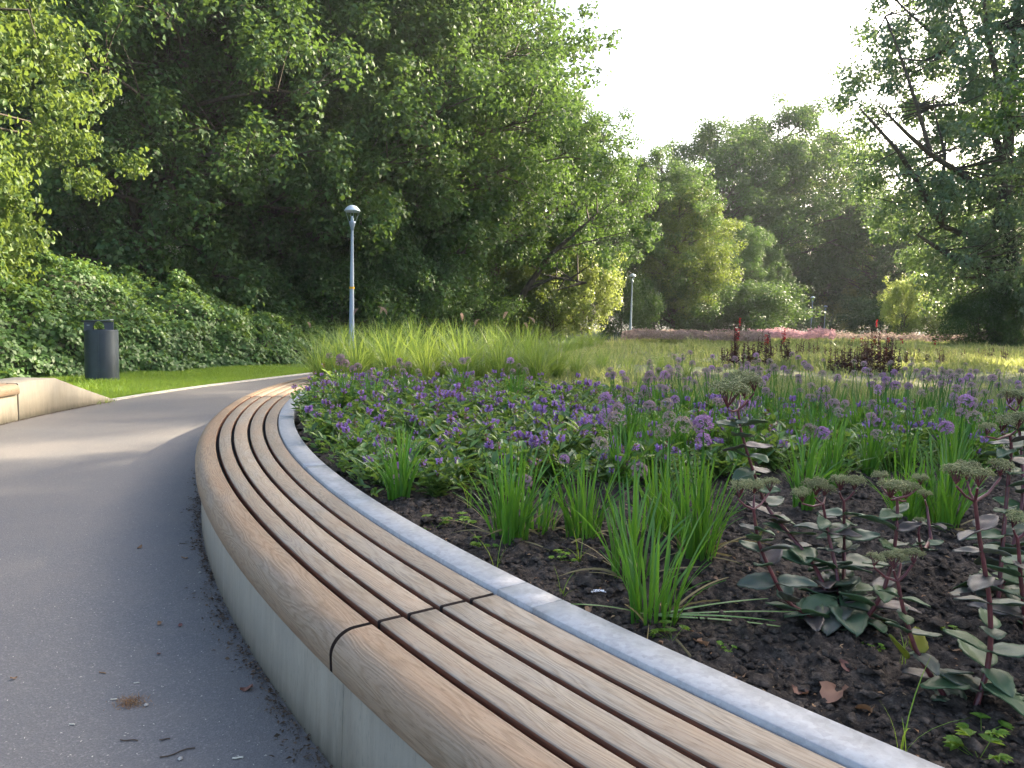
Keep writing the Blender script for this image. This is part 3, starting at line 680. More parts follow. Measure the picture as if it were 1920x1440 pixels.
# leaning tree with bare trunks above the sunlit mound
def leaning_tree():
    rng = np.random.default_rng(77); Y0 = 39.0; base = at_y(905, 640, Y0); base.z = 0; W = Buf(); B = Buf(); C = []
    root = empty('leaning_tree', base, label='tree with several bare leaning trunks just left above the sunlit mound', cat='tree')
    for pts, r in (([(905, 640, 0), (915, 560, 0), (932, 490, 0), (948, 425, .3), (940, 330, .6), (960, 200, 1)], [.34, .27, .24, .22, .15, .06]), ([(895, 640, 0), (888, 560, .3), (900, 480, .5), (898, 400, .6), (908, 300, .8), (880, 170, 1)], [.3, .24, .22, .2, .14, .05]),
                   ([(930, 640, .2), (960, 590, 0), (985, 545, -.3), (1030, 480, -.6), (1075, 440, -1), (1120, 400, -1.4)], [.26, .2, .16, .13, .09, .03]), ([(985, 545, -.3), (1040, 520, -.8), (1100, 530, -1.2)], [.1, .07, .03]),
                   ([(832, 640, .5), (832, 540, .5), (838, 420, .5), (830, 300, .6), (845, 180, .8)], [.4, .36, .3, .22, .1])):
        P = np.array([at_y(x, y, Y0+d)-base for x, y, d in pts]); tube(W, P, r, 9, cap=False)
        for v in np.linspace(.45, 1, 9):
            q = np.array([np.interp(v, np.linspace(0, 1, len(P)), P[:, j]) for j in range(3)]); e = q+rng.normal(0, 1, 3)*np.array([1.2, .8, .6])+np.array([0, .5, .5]); tube(W, [q, (q+e)/2, e], [.05, .03, .01], 4, cap=False); C.append(e)
    C = np.array(C); C = C[C[:, 2] > 4.2]; cluster_leaves(B, C, rng.uniform(.45, .9, len(C)), 170, .22, rng, 0, .7, .7, False, .3)
    W.build('trunk', M['bark'], root, True); B.build('crown', M['leaf_mid'], root)
leaning_tree()
# big poplar at the right
def poplar():
    rng = np.random.default_rng(9); Y0 = 46.0; base = at_y(1888, 655, Y0); base.z = 0
    root = empty('poplar_tree', base, label='big poplar at the right edge with ivy-clad trunk and long low limbs', cat='tree')
    W = Buf(); b0 = np.array(base)
    def L(pts, r, dy=0): 
        P = np.array([at_y(x, y, Y0+d)-base for x, y, d in pts]); tube(W, P, r, 9, cap=False); return P
    limbs = []
    T = L([(1888, 660, 0), (1884, 560, 0), (1880, 470, 0), (1878, 400, 0), (1888, 330, 0), (1892, 240, 0), (1900, 120, 0), (1908, 0, 0), (1915, -120, 0)], [.5, .44, .42, .4, .33, .3, .25, .18, .1])
    limbs += [L([(1874, 385, 0), (1835, 350, -1), (1790, 318, -2), (1745, 290, -3), (1700, 250, -4), (1650, 200, -5)], [.26, .2, .17, .14, .1, .04]),
      L([(1870, 520, 0), (1835, 500, -1), (1800, 490, -2), (1765, 470, -2.5), (1720, 440, -3)], [.3, .26, .2, .14, .06]),
      L([(1770, 425, -1), (1745, 385, -1.5), (1710, 325, -2), (1684, 283, -2.5), (1642, 236, -3), (1610, 200, -3.4)], [.2, .17, .15, .12, .08, .03]),
      L([(1868, 440, 0), (1810, 440, -.5), (1770, 425, -1), (1765, 360, -1), (1772, 290, -1), (1750, 200, -1)], [.2, .18, .18, .12, .09, .03]),
      L([(1890, 330, 0), (1860, 240, 2), (1835, 150, 3), (1810, 60, 4), (1780, -40, 4)], [.26, .2, .16, .12, .05]),
      L([(1895, 240, 0), (1870, 150, -2), (1850, 60, -3), (1840, -60, -4)], [.2, .17, .12, .05]),
      L([(1885, 360, 0), (1925, 280, 1), (1960, 180, 2), (1990, 60, 2)], [.3, .25, .18, .08]),
      L([(1745, 290, -3), (1720, 200, -3.5), (1690, 110, -4), (1660, 30, -4)], [.12, .1, .07, .03]),
      L([(1840, 150, 3), (1780, 90, 2), (1710, 30, 1), (1650, -30, 0)], [.14, .1, .07, .03])]
    # crown envelope in place: left outline of the crown, by height
    C = []; R = []
    hgt = lambda py: at_y(1700, py, Y0).z
    zs = [hgt(q) for q in (590, 430, 370, 300, 240, 160, 80, 0, -120, -260)]; xl = [1740, 1650, 1612, 1590, 1570, 1552, 1560, 1590, 1640, 1760]; xr = 2230
    while len(C) < 740:
        z = rng.uniform(zs[0], zs[-1]); l = np.interp(z, zs, xl); w = (xr-l)/2; px = l+w+w*rng.uniform(-1, 1)*rng.choice([1, .97])
        u = (px-l-w)/w; d = rng.uniform(-1, 1)
        if u*u+d*d > 1 or (z < hgt(400) and rng.random() < .3): continue
        p = at_y(px, 620, Y0)-base; p.y = d*9.0; p.z = z; C.append(np.array(p)); R.append(rng.uniform(.7, 1.35))
    C = np.array(C); R = np.array(R)
    allp = np.concatenate([T[3:]]+limbs)
    for c in C[::1]:                                         # twigs carry every clump back to the nearest limb
        q = allp[np.argmin(np.linalg.norm(allp-c, axis=1)+.6*np.maximum(0, allp[:, 2]-c[2]))]; m = (q+c)/2+np.array([0, 0, -.1*np.linalg.norm(c-q)]); tube(W, [q, m, c], [.05, .03, .01], 4, cap=False)
    B = Buf(); cluster_leaves(B, C, R, 215, .23, rng, 0, .75, .4, False, .4)
    W.build('trunk', M['bark'], root, True); B.build('crown', M['leaf_poplar'], root)
    I = Buf(); n = 42000; z = rng.uniform(0, 8.4, n); a = rng.uniform(0, 2*PI, n); rad = np.interp(z, [0, 1.5, 3, 5.5, 8.4], [1.15, .85, .62, .85, .5])*rng.uniform(.5, 1.1, n)**.5*(1+.3*fnoise(a*2, z*2, 88, 3, 1.3))
    tx = np.interp(z, T[:, 2], T[:, 0]); ty = np.interp(z, T[:, 2], T[:, 1]); P = np.stack([tx+rad*np.cos(a), ty+rad*np.sin(a), z], 1); nn = np.stack([np.cos(a), np.sin(a), .4+0*a], 1)
    leaves(I, P, np.cross(nn, sph(rng, n))+np.array([0, 0, -.4]), nn, np.full(n, .14), np.full(n, .12)); I.build('ivy', M['leaf_ivy'], root)
poplar()
# shrubs
bushes = [  # px, Y, s, sz, mat, label
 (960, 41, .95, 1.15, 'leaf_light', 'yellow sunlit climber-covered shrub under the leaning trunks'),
 (1035, 41.5, 1.0, .9, 'leaf_sunlit', 'sunlit bright shrub in the middle of the leafy mound'),
 (1092, 43, 1.0, 1.1, 'leaf_sunlit', 'arched sunlit shrub at the right end of the leafy mound'),
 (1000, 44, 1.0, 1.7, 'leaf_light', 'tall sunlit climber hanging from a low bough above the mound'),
 (860, 37, .9, .9, 'leaf_mid', 'grey-green shrub at the foot of the wood left of the sunlit mound'),
 (790, 33, .9, 1.0, 'leaf_dark', 'dark shrub at the foot of the wood right of the nearest lamp'),
 (700, 31, 1.0, 1.25, 'leaf_dark', 'dark tall shrub directly right of the nearest lamp post'),
 (620, 29, .9, .9, 'leaf_dark', 'dark shrub behind the nearest lamp post, end of the bank'),
 (910, 42, 1.1, .9, 'leaf_mid', 'shrub between the dark wood and the sunlit mound'),
 (1165, 63, 1.1, 1.3, 'leaf_mid', 'pale-leaved shrub behind the second street lamp'),
 (1695, 62, .85, 1.2, 'leaf_sunlit', 'bright young leafy shrub left of the round willow bush'),
 (1752, 63, .95, .8, 'leaf_sunlit', 'pale round sunlit willow bush on the far meadow edge'),
 (1795, 64, .8, .5, 'leaf_sunlit', 'small sunlit bush at the right foot of the round willow bush'),
 (1605, 98, 1.2, 1.3, 'leaf_sunlit', 'sunlit bush behind the red flowers right of the far lamps'),
 (1525, 112, 2.6, 2.2, 'leaf_mid', 'far green thicket behind the far lamps'),
 (1240, 70, 1.5, 1.3, 'leaf_dark', 'dark undergrowth right of the second lamp'),
 (1320, 74, 1.6, 1.3, 'leaf_dark', 'dark undergrowth beneath the big rounded far tree'),
 (1410, 74, 1.7, 1.4, 'leaf_dark', 'dark undergrowth beneath the highest far tree'),
 (1450, 84, 1.3, 1.3, 'leaf_dark', 'dark undergrowth just left of the far lamps'),
 (1650, 86, 1.5, 1.2, 'leaf_dark', 'dark undergrowth left of the bright young shrub'),
 (1850, 74, 1.5, 1.2, 'leaf_mid', 'green undergrowth left of the ivy-clad trunk'),
 (1838, 44, .75, .9, 'leaf_mid', 'low green shrub at the left foot of the ivy-clad trunk'),
 (1925, 43.5, .8, 1.2, 'leaf_mid', 'green shrub right in front of the ivy-clad trunk'),
 (1930, 64, 1.5, 1.4, 'leaf_mid', 'green undergrowth at the right edge beside the ivy-clad trunk'),
]
for i, (px, Y, s, sz, mt, lab) in enumerate(bushes):
    plant_tree(TW if mt == 'leaf_sunlit' else TB, PX(px, Y), Y, 0, s, i*1.1, 'shrub', lab, None, 'shrub', mt, sz)
for i in range(13):                                           # undergrowth closing the foot of the wood
    px = -40+i*62; Y = 27.5+i*.5
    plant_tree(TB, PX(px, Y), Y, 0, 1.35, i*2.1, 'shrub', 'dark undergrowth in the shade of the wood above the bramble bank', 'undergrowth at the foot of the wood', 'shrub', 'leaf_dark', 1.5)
# trees standing right of the picture whose shade falls on the bench and the bed
for i, (t, c, me, s) in enumerate([(20, -9.5, TM, .9), (20, -2.6, TD, .9), (24, .7, TM, .95), (29, -3, TD, 1.1), (30, -10, TM, 1.1), (31, 3.4, TS, 1.25)]):
    hx, hy = math.sin(SUN_AZ), math.cos(SUN_AZ); x = t*hx-c*hy; y = 3+t*hy+c*hx
    plant_tree(me, x, y, 0, s, i*1.9, 'broadleaf_tree', 'tree outside the picture to the right, shading the bench and the near bed', 'trees right of the picture')

# ------------------------------------------------------------------ bramble bank
BL = np.array([(-12.5, 10.0), (-10.3, 12.0), (-8.9, 14.6), (-7.9, 16.9), (-6.7, 19.2), (-6.0, 21.8), (-5.7, 24.2), (-4.8, 28.0)])
BH = np.array([3.2, 2.9, 2.75, 2.35, 2.0, 1.55, 1.2, .9])
def bank_pt(s, d):
    k = np.arange(len(BL)); bx = np.interp(s, k, BL[:, 0]); by = np.interp(s, k, BL[:, 1])
    tx = np.interp(s+.3, k, BL[:, 0])-np.interp(s-.3, k, BL[:, 0]); ty = np.interp(s+.3, k, BL[:, 1])-np.interp(s-.3, k, BL[:, 1]); l = np.hypot(tx, ty); nx, ny = -ty/l, tx/l
    h = np.interp(s, k, BH); wav = .35*fnoise(bx*1.0+3*d, by, 31, 2, 1.1)
    z = h*(1-np.exp(-np.maximum(d, 0)/1.5))*1.02+.42*fnoise(bx+d*.9, by-d*.7, 33, 3, 1.7)*np.clip(d*2, 0, 1)+.12*np.clip(d*6, 0, 1)
    dd = d+wav
    return np.stack([bx+nx*dd, by+ny*dd, z], -1)
s_, d_ = np.meshgrid(np.linspace(0, 7, 90), np.concatenate([np.linspace(0, 2, 16), np.linspace(2.3, 9, 20)]))
V = bank_pt(s_, d_); V[..., 2] -= .28; V[..., 0] -= .12; b = Buf(); ny, nx = s_.shape; i = (np.arange(ny-1)[:, None]*nx+np.arange(nx-1)[None]).ravel()
b.add(V.reshape(-1, 3), np.stack([i, i+1, i+nx+1, i+nx], -1)); b.build('bank', M['forest'], smooth=True, kind='structure')
rng = np.random.default_rng(3); B = Buf(); n = 95000
s_ = rng.uniform(0, 7, n); d_ = rng.uniform(0, 1, n)**1.9*7.5; P = bank_pt(s_, d_); e = .06
Pu = bank_pt(s_+e, d_)-P; Pv = bank_pt(s_, d_+e)-P; nn = nrm(np.cross(Pu, Pv)); nn *= np.sign(nn[:, 2:3])
tuft = np.clip(fnoise(P[:, 0]*1.0, P[:, 1]+P[:, 2], 37, 3, 4.5), -1, 1)
P += nn*(rng.uniform(-.14, .06, n)+.2*tuft)[:, None]; ln = nrm(nn*.8+np.array([.12, -.12, .55])+rng.normal(size=(n, 3))*.38)
ax = np.cross(ln, sph(rng, n))+np.array([0, 0, -.35]); L = rng.uniform(.07, .135, n); leaves(B, P, ax, ln, L, L*.75, 0, False, .12)
m = 900; s_ = rng.uniform(.3, 6.8, m); d_ = rng.uniform(0, 5, m); P0 = bank_pt(s_, d_)          # arching shoots above the mass
for p in P0:
    a = rng.uniform(0, 2*PI); l = rng.uniform(.25, .6); q = np.array([math.cos(a)*l*.7, math.sin(a)*l*.7, l*.6]); tt = np.linspace(0, 1, 9)[:, None]
    pts = p+q*tt+np.array([0, 0, -.35*l])*tt**2; n2 = 9
    leaves(B, pts, sph(rng, n2)*.8+np.array([0, 0, .1]), np.array([0, 0, 1.])+rng.normal(size=(n2, 3))*.4, np.full(n2, .085), np.full(n2, .06))
B.build('brambles', M['leaf_bramble'], label='dense green bramble thicket covering the bank from the bin to the nearest lamp', cat='brambles', kind='stuff')

# ------------------------------------------------------------------ grass
def lawn_blades():
    rng = np.random.default_rng(41); B = Buf(); n = 150000; s = rng.uniform(100, 184, n)
    k = rng.random(n) < .62; s = np.where(k, rng.uniform(150, 182, n), s); r = 16.56+rng.uniform(0, 1, n)**1.1*4.6
    x, y = rim_xy(r, s); keep = (y < 34) & ~((s > 176.4) & (r < 16.97)); x, y, = x[keep], y[keep]; n = len(x)
    sc = np.clip(y/14, .8, 2.2); blades(B, np.stack([x, y, 0*x-.01], 1), rng.uniform(0, 6.28, n), rng.uniform(.035, .085, n)*(1+.25*fnoise(x, y, 3, 2, 2)), rng.uniform(.01, .05, n), .0055*sc, 2, rng=rng)
    # longer grass round the bin and along the kerb and block
    for cx, cy, m, rad, h in ((bp.x+.12, bp.y-.3, 900, .42, .15), (bp.x-.1, bp.y-.2, 500, .5, .13), (bp.x+.35, bp.y-.9, 500, .35, .13), (-6.2, 10.9, 260, .3, .12), (-6.6, 12.2, 500, .5, .16)):
        x = cx+rng.normal(0, rad*.6, m); y = cy+rng.normal(0, rad*.5, m); blades(B, np.stack([x, y, 0*x-.01], 1), rng.uniform(0, 6.28, m), h*rng.uniform(.4, 1.1, m), h*rng.uniform(.1, .9, m), np.full(m, .008), 3, rng=rng)
    B.build('lawn_grass', M['lawn'], label='short bright green grass between the path kerb and the brambles', cat='grass', kind='stuff')
lawn_blades()
def meadow():
    rng = np.random.default_rng(42); B = Buf(); n = 230000
    px = rng.uniform(930, 2000, n); Y = 8.5*np.exp(rng.uniform(0, 1, n)**.9*math.log(70/8.5)); x = (px-960)/F*Y
    dens = fnoise(x, Y, 51, 4, .8)*.8+.34+.25*np.clip((Y-24)/8, 0, 1)-.38*np.exp(-((Y-14.5)/2.6)**2)*(x > 2)
    keep = (rng.random(n) < np.clip(dens, .03, 1)) & (x > -1.6+.268*(Y-13.3)) & bed_mask(x, Y); x, Y = x[keep], Y[keep]; n = len(x)
    tl = np.clip(fnoise(x, Y, 53, 3, .9), 0, 1); h = rng.uniform(.04, .17, n)*(1+2.0*tl)*(1+.4*np.clip((Y-20)/20, 0, 1)); z = bed_z(x, Y)-.01
    blades(B, np.stack([x, Y, z], 1), rng.uniform(0, 6.28, n), h, h*rng.uniform(.1, .8, n), .0012*np.clip(Y, 8, 40)*rng.uniform(.6, 1.5, n), 3, rng=rng)
    B.build('meadow_grass', M['meadow'], label='thin yellow-green meadow grass over the field beyond the flowers', cat='grass', kind='stuff')
meadow()
def grass_clump_mesh(seed, n, H, spread, W, mat, rad=.09):
    rng = np.random.default_rng(seed); B = Buf(); a = rng.uniform(0, 6.28, n); r = rad*np.sqrt(rng.random(n)); k = rng.random(n)
    h = H*rng.uniform(.45, 1.08, n); l = spread*(.12+k)*rng.uniform(.6, 1.1, n)
    blades(B, np.stack([r*np.cos(a), r*np.sin(a), 0*a], 1), a+rng.normal(0, .5, n), h, l, np.full(n, W), 5, curve=2.0, rng=rng); return B.mesh('blades', mat)
PG = [grass_clump_mesh(60+i, 180, .96, 1.0, .010, M['reedgrass']) for i in range(3)]
def plume_mesh(seed):
    rng = np.random.default_rng(seed); B = Buf(); n = 260; t = rng.uniform(0, 1, n); a = rng.uniform(0, 6.28, n)
    cx = .10*t**2; P = np.stack([cx, 0*t, .16*t-.03*t**2], 1); d = nrm(np.stack([np.cos(a), np.sin(a), .9+0*a], 1)); r = .016*np.sin(PI*np.clip(t*.9+.08, 0, 1))
    leaves(B, P+d*r[:, None]*.3, d, sph(rng, n), r*1.5+.006, np.full(n, .004)); return B.mesh('plume', M['plume'])
PL = [plume_mesh(1), plume_mesh(2)]
rng = np.random.default_rng(61); k = 0
spots = [(600, 10.3, .8), (632, 10.6, .95), (668, 10.2, .9), (700, 11.0, 1.0), (735, 10.4, .95), (770, 11.3, 1.08), (800, 10.5, .95), (835, 11.2, 1.05), (870, 10.5, 1.0), (905, 11.4, 1.05), (940, 10.6, 1.0), (975, 11.2, 1.05), (1010, 10.6, .95), (1045, 11.4, .9), (1085, 11.8, .7),
         (650, 12.2, 1.0), (720, 12.5, 1.05), (790, 12.8, 1.1), (860, 12.9, 1.1), (930, 13.0, 1.05), (1000, 13.2, 1.0), (1130, 13.5, .6), (1180, 12.4, .5), (1020, 22, .7), (1040, 25, .9), (1065, 24, .85), (1065, 28, .95), (1090, 27, .9), (1085, 31, 1), (1110, 30, 1), (1105, 34, 1.05), (1125, 33, 1), (1075, 30, .9), (1000, 21, .9), (1240, 13.8, .5), (1290, 12.6, .42)]
for px, Y, s in spots:
    x = PX(px, Y); zb = max(.02, float(bed_z(x, Y))-.02)
    side = 'nearest the bench' if px < 640 else ('in front of the dark wood' if px < 900 else ('before the sunlit mound' if px < 1100 else 'standing apart, small, at the edge of the open field'))
    r = empty('fountain_grass', (x, Y, zb), k*1.7, label='bright green fountain grass clump '+side, cat='ornamental grass', group='fountain grasses behind the purple flowers: '+side); r.scale = (s,)*3
    place('blades', PG[k % 3], r)
    for q in range((1, 0, 0, 1, 0)[k % 5]):
        a = rng.uniform(0, 6.28); h = rng.uniform(.75, 1.0); l = rng.uniform(.1, .45); st = Buf(); t = np.linspace(0, 1, 6)
        pts = np.stack([l*t**2*math.cos(a), l*t**2*math.sin(a), h*t], 1); tube(st, pts, .0025, 4); so = st.build('stalk', M['reedgrass'], r)
        place('plume', PL[q], so, pts[-1]-np.array([0, 0, .01]), (rng.uniform(-.3, .3), .2, a))
    k += 1

# ------------------------------------------------------------------ self-heal carpet
def spike_mesh(seed, kind):
    rng = np.random.default_rng(seed); B = Buf(); n = 34; t = rng.uniform(0, 1, n); a = rng.uniform(0, 6.28, n); d = np.stack([np.cos(a), np.sin(a), .35+0*a], 1)
    P = np.stack([0*t, 0*t, .038*t], 1); leaves(B, P, d, np.array([0, 0, 1.])+0*d, np.full(n, .014), np.full(n, .011), 0)
    n = {0: 34, 1: 16, 2: 2}[kind]; t = rng.uniform(.1, .8, n); a = rng.uniform(0, 6.28, n); d = np.stack([np.cos(a), np.sin(a), .5+.5*rng.random(n)], 1)
    P = np.stack([.008*np.cos(a), .008*np.sin(a), .042*t], 1); leaves(B, P, d, np.stack([-np.sin(a), np.cos(a), .6+0*a], 1)+rng.normal(size=(n, 3))*.4, rng.uniform(.016, .026, n), rng.uniform(.010, .016, n), 1)
    return B.mesh('flower_spike', [M['calyx'], M['purple']])
SP = [spike_mesh(70, 0), spike_mesh(71, 0), spike_mesh(72, 1), spike_mesh(73, 2)]
def heal_meshes(seed):
    rng = np.random.default_rng(seed); B = Buf(); S = Buf(); tips = []
    for i in range(20):
        a = rng.uniform(0, 6.28); l = rng.uniform(.02, .20); h = rng.uniform(.12, .27); t = np.linspace(0, 1, 4)
        pts = np.stack([l*t*math.cos(a), l*t*math.sin(a), h*t**.8], 1); tube(S, pts, .0022, 4, cap=False); tips.append(pts[-1])
        for q in range(4):
            u = (q+.7)/4.6; p = np.array([np.interp(u, t, pts[:, j]) for j in range(3)]); az = rng.uniform(0, 6.28)
            d = np.array([[math.cos(az+w*PI), math.sin(az+w*PI), rng.uniform(.0, 1.1)] for w in (0, 1)]); n2 = np.array([[-.2*v[0], -.2*v[1], 1] for v in d]); LL = rng.uniform(.045, .095)
            leaves(B, np.repeat(p[None], 2, 0), d, n2+rng.normal(size=(2, 3))*.2, np.full(2, LL), np.full(2, LL*.42), 0, True, .10)
    return S.mesh('stems', M['stem_green']), B.mesh('leaves', M['heal_leaf']), tips
HM = [heal_meshes(80+i) for i in range(5)]
rng = np.random.default_rng(90); pts = []; tries = 0
while len(pts) < 285 and tries < 60000:
    tries += 1; px = rng.uniform(540, 2040); Y = rng.uniform(3.75, 9.3); x = (px-960)/F*Y
    if dist_c(x, Y) > 12.70: continue
    front = np.interp(px, [540, 740, 860, 1000, 1250, 1400, 1600, 1920], [3.5, 3.7, 3.75, 3.85, 4.1, 4.5, 4.8, 5.0]); back = np.interp(px, [540, 1000, 1180, 1300, 1920], [9.6, 9.2, 8.2, 6.9, 6.9])
    if Y < front or Y > back or (px > 1150 and rng.random() < .22): continue
    dmin = .225+.012*Y
    if any((x-a)**2+(Y-b_)**2 < dmin*dmin for a, b_ in pts): continue
    pts.append((x, Y))
for i, (x, Y) in enumerate(pts):
    S, Lv, tips = HM[i % 5]; near = dist_c(x, Y) > 12.3
    row = 'front row' if Y < 5.0 else ('middle rows' if Y < 6.6 else 'back rows')
    pl = 'beside the steel edging' if near else ('left of the alliums' if x < .13*Y else ('among the alliums left of the tall stonecrop' if x < .30*Y else ('behind the tall stonecrop' if x < .46*Y else 'at the right behind the right-hand stonecrops')))
    lab = 'purple self-heal plant '+pl+', '+row
    r = empty('self_heal_plant', (x, Y, float(bed_z(x, Y))-.01), rng.uniform(0, 6.28), label=lab, cat='flowering plant', group='self-heal: '+pl+', '+row)
    s = rng.uniform(.9, 1.25)*(.8 if near and Y < 5 else 1); r.scale = (s, s, s)
    place('stems', S, r); place('leaves', Lv, r)
    for q in rng.choice(len(tips), int(rng.integers(3, 9)), False):
        place('flower_spike', SP[int(rng.choice(4, p=[.25, .22, .23, .30]))], r, tips[q], (rng.uniform(-.25, .25), rng.uniform(-.25, .25), rng.uniform(0, 6)), float(rng.uniform(.75, 1.15)))
# leafy ground cover between them
B = Buf(); n = 30000; px = rng.uniform(540, 2050, n); Y = rng.uniform(3.6, 9.0, n); x = (px-960)/F*Y
front = np.interp(px, [540, 740, 860, 1000, 1250, 1400, 1600, 1920], [3.5, 3.75, 3.8, 3.9, 4.1, 4.4, 4.6, 4.8]); back = np.interp(px, [540, 1000, 1180, 1300, 1920], [9.6, 9.2, 8, 7.2, 7.2])
k = (dist_c(x, Y) < 12.78) & (Y > front+.2*fnoise(x, Y, 3, 2, 5)) & (Y < back); x, Y = x[k], Y[k]; n = len(x); z = bed_z(x, Y)+rng.uniform(.0, .13, n); a = rng.uniform(0, 6.28, n)
leaves(B, np.stack([x, Y, z], 1), np.stack([np.cos(a), np.sin(a), rng.uniform(0, 1.1, n)], 1), np.array([0, 0, 1.])+rng.normal(size=(n, 3))*.5, rng.uniform(.04, .085, n), rng.uniform(.018, .03, n), 0, True, .1)
B.build('ground_cover', M['heal_leaf'], label='low mat of green leaves under the purple flowers', cat='ground cover', kind='stuff')

# ------------------------------------------------------------------ alliums
def head_mesh(seed, mat, n=110, R=.040):
    rng = np.random.default_rng(seed); B = Buf(); d = sph(rng, n); d[:, 2] = np.where(d[:, 2] < -.55, -d[:, 2], d[:, 2]); r = R*rng.uniform(.82, 1.0, n)
    P = d*r[:, None]; sd = nrm(np.cross(d, sph(rng, n)))
    leaves(B, 0*P, d, sd, r, np.full(n, .0016), 1)                       # pedicels
    for w in range(3):
        s2 = nrm(np.cross(d, sd)*math.sin(w*2.1)+sd*math.cos(w*2.1)); leaves(B, P, d*.55+s2*.9, d, np.full(n, .012), np.full(n, .0065), 0)
    return B.mesh('flower_head', [M[mat], M['stem_green']])
AH = {'p': [head_mesh(100, 'allium_purple'), head_mesh(101, 'allium_purple')], 'k': [head_mesh(102, 'allium_pink'), head_mesh(103, 'allium_pink')], 'f': [head_mesh(104, 'allium_faded', 70), head_mesh(105, 'allium_faded', 60)]}
def blade_mesh(seed):
    rng = np.random.default_rng(seed); B = Buf(); h = rng.uniform(.30, .42); blades(B, np.zeros((1, 3)), np.array([0.]), np.array([h]), np.array([rng.uniform(.02, .16)]), np.array([.0125]), 6, rng=rng)
    V = B.V[0]; fold = V.reshape(-1, 2, 3); mid = fold.mean(1); mid[:, 0] -= .0025   # keel
    n = len(fold); V2 = np.stack([fold[:, 0], mid, fold[:, 1]], 1).reshape(-1, 3); C2 = Buf(); i = np.arange(n-1)*3
    C2.add(V2, np.concatenate([np.stack([i, i+1, i+4, i+3], -1), np.stack([i+1, i+2, i+5, i+4], -1)])); return C2.mesh('leaf', M['onion_leaf'], True)
LB = [blade_mesh(110+i) for i in range(8)]
M['dead_blade'] = leafmat('dead_blade', [(.20, .15, .07), (.30, .25, .12)], (.3, .25, .1), .3, .7)
DB = []
for _i in range(3): _m = blade_mesh(140+_i); _m.materials[0] = M['dead_blade']; DB.append(_m)
AF = [grass_clump_mesh(120+i, 52, .42, .20, .011, M['onion_leaf'], .05) for i in range(4)]
arng = np.random.default_rng(130)
def allium(bx, by, heads, label, group=None, fine=0, s=1.0, lens=1.0):
    """heads: list of (px, py, kind, size) placed at the clump's distance"""
    zb = float(bed_z(bx, by))-.01
    r = empty('allium_clump', (bx, by, zb), label=label, cat='allium', group=group)
    if fine:
        for i in range(9):
            a = arng.uniform(0, 6.28); o = place('withered_leaf', DB[i % 3], r, (.05*math.cos(a), .05*math.sin(a), .005), (0, arng.uniform(.7, 1.5), a+arng.normal(0, .6)), (1, arng.uniform(.5, .9), arng.uniform(.4, .9)))
        for i in range(int(fine*1.45)):
            a = arng.uniform(0, 6.28); q = .075*math.sqrt(arng.random()); flop = 1.0 if arng.random() > .14 else 2.2
            o = place('leaf', LB[int(arng.integers(8))], r, (q*math.cos(a), q*math.sin(a), 0), (0, arng.uniform(-.04, .17)*flop, a+arng.normal(0, .4)), (arng.uniform(.8, 1.2), 1.0, arng.uniform(.6, 1.12)*lens))
    else: place('leaves', AF[int(arng.integers(4))], r, (0, 0, 0), (0, 0, arng.uniform(0, 6)), s)
    for h in heads:
        hx, hz, kd, sz = h; b = Buf(); q0 = np.array([arng.uniform(-.04, .04), arng.uniform(-.04, .04), 0]); e = np.array([hx-bx, arng.uniform(-.08, .08), hz-zb]); t = np.linspace(0, 1, 6)[:, None]
        P = q0+(e-q0)*t+np.array([(e[0]-q0[0])*.0, 0, 0])+np.array([.02*arng.uniform(-1, 1), 0, 0])*np.sin(PI*t); P[:, 0] += (e[0]-q0[0])*(t[:, 0]**1.6-t[:, 0])*.6
        tube(b, P, .0032, 5); so = b.build('flower_stem', M['onion_leaf'], r)
        place('flower_head', AH[kd][int(arng.integers(2))], so, P[-1], (arng.uniform(-.4, .4), arng.uniform(-.4, .4), arng.uniform(0, 6)), float(sz))
def hd(px, py, Y, kd, s=1.0): p = at_y(px, py, Y); return (p.x, p.z, kd, s)
near = [ # base px, base py, blades, length, heads, label
 (955, 1016, 46, 1.08, [(985, 908, 'k', .75), (1128, 842, 'f', .95)], 'leftmost allium leaf clump on the bare soil, with one small pink head'),
 (1092, 1008, 36, 1.0, [(1200, 885, 'k', .9), (1058, 862, 'p', .55)], 'allium clump second from the left on the bare soil'),
 (1222, 1162, 34, .92, [], 'frontmost allium clump, spreading long leaves low over the bare soil'),
 (1185, 1085, 30, 1.05, [(1155, 793, 'f', .9)], 'tall narrow allium clump just behind the frontmost one'),
 (1305, 1048, 44, 1.12, [(1314, 795, 'p', .95), (1324, 830, 'p', .75), (1273, 795, 'f', .9)], 'broad allium clump with two bright purple heads left of the tall stonecrop'),
 (1245, 1010, 34, 1.1, [(1237, 806, 'f', .85), (1254, 784, 'f', .75)], 'allium clump with faded heads behind the bare soil, third back from the steel edging'),
 (1770, 985, 44, 1.15, [(1760, 800, 'p', .85), (1822, 782, 'f', .8)], 'dark green allium clump between the two right-hand stonecrops'),
 (1700, 975, 34, 1.05, [(1645, 816, 'f', .7)], 'allium clump left of the dark green one behind the middle stonecrop'),
 (1010, 995, 20, .8, [], 'thin leaning allium tuft right of the left clump')]
for px, py, nb, ln, hs, lab in near:
    p = on_z(px, py, .42); allium(p.x, p.y, [hd(a, b_, p.y, kd, s) for a, b_, kd, s in hs], lab, fine=nb, lens=ln)
p0 = on_z(1222, 1162, .42); r = bpy.data.objects['allium_clump.002']
for a, l, w in ((-.12, 1.5, 1.5), (.02, 1.7, 1.45), (.25, 1.35, 1.4), (-.3, 1.2, 1.35), (3.4, .9, 1.2), (.12, 1.1, 1.52)):
    place('leaf', LB[1], r, (0, 0, .015), (0, w, a), (1, 1.1, l))
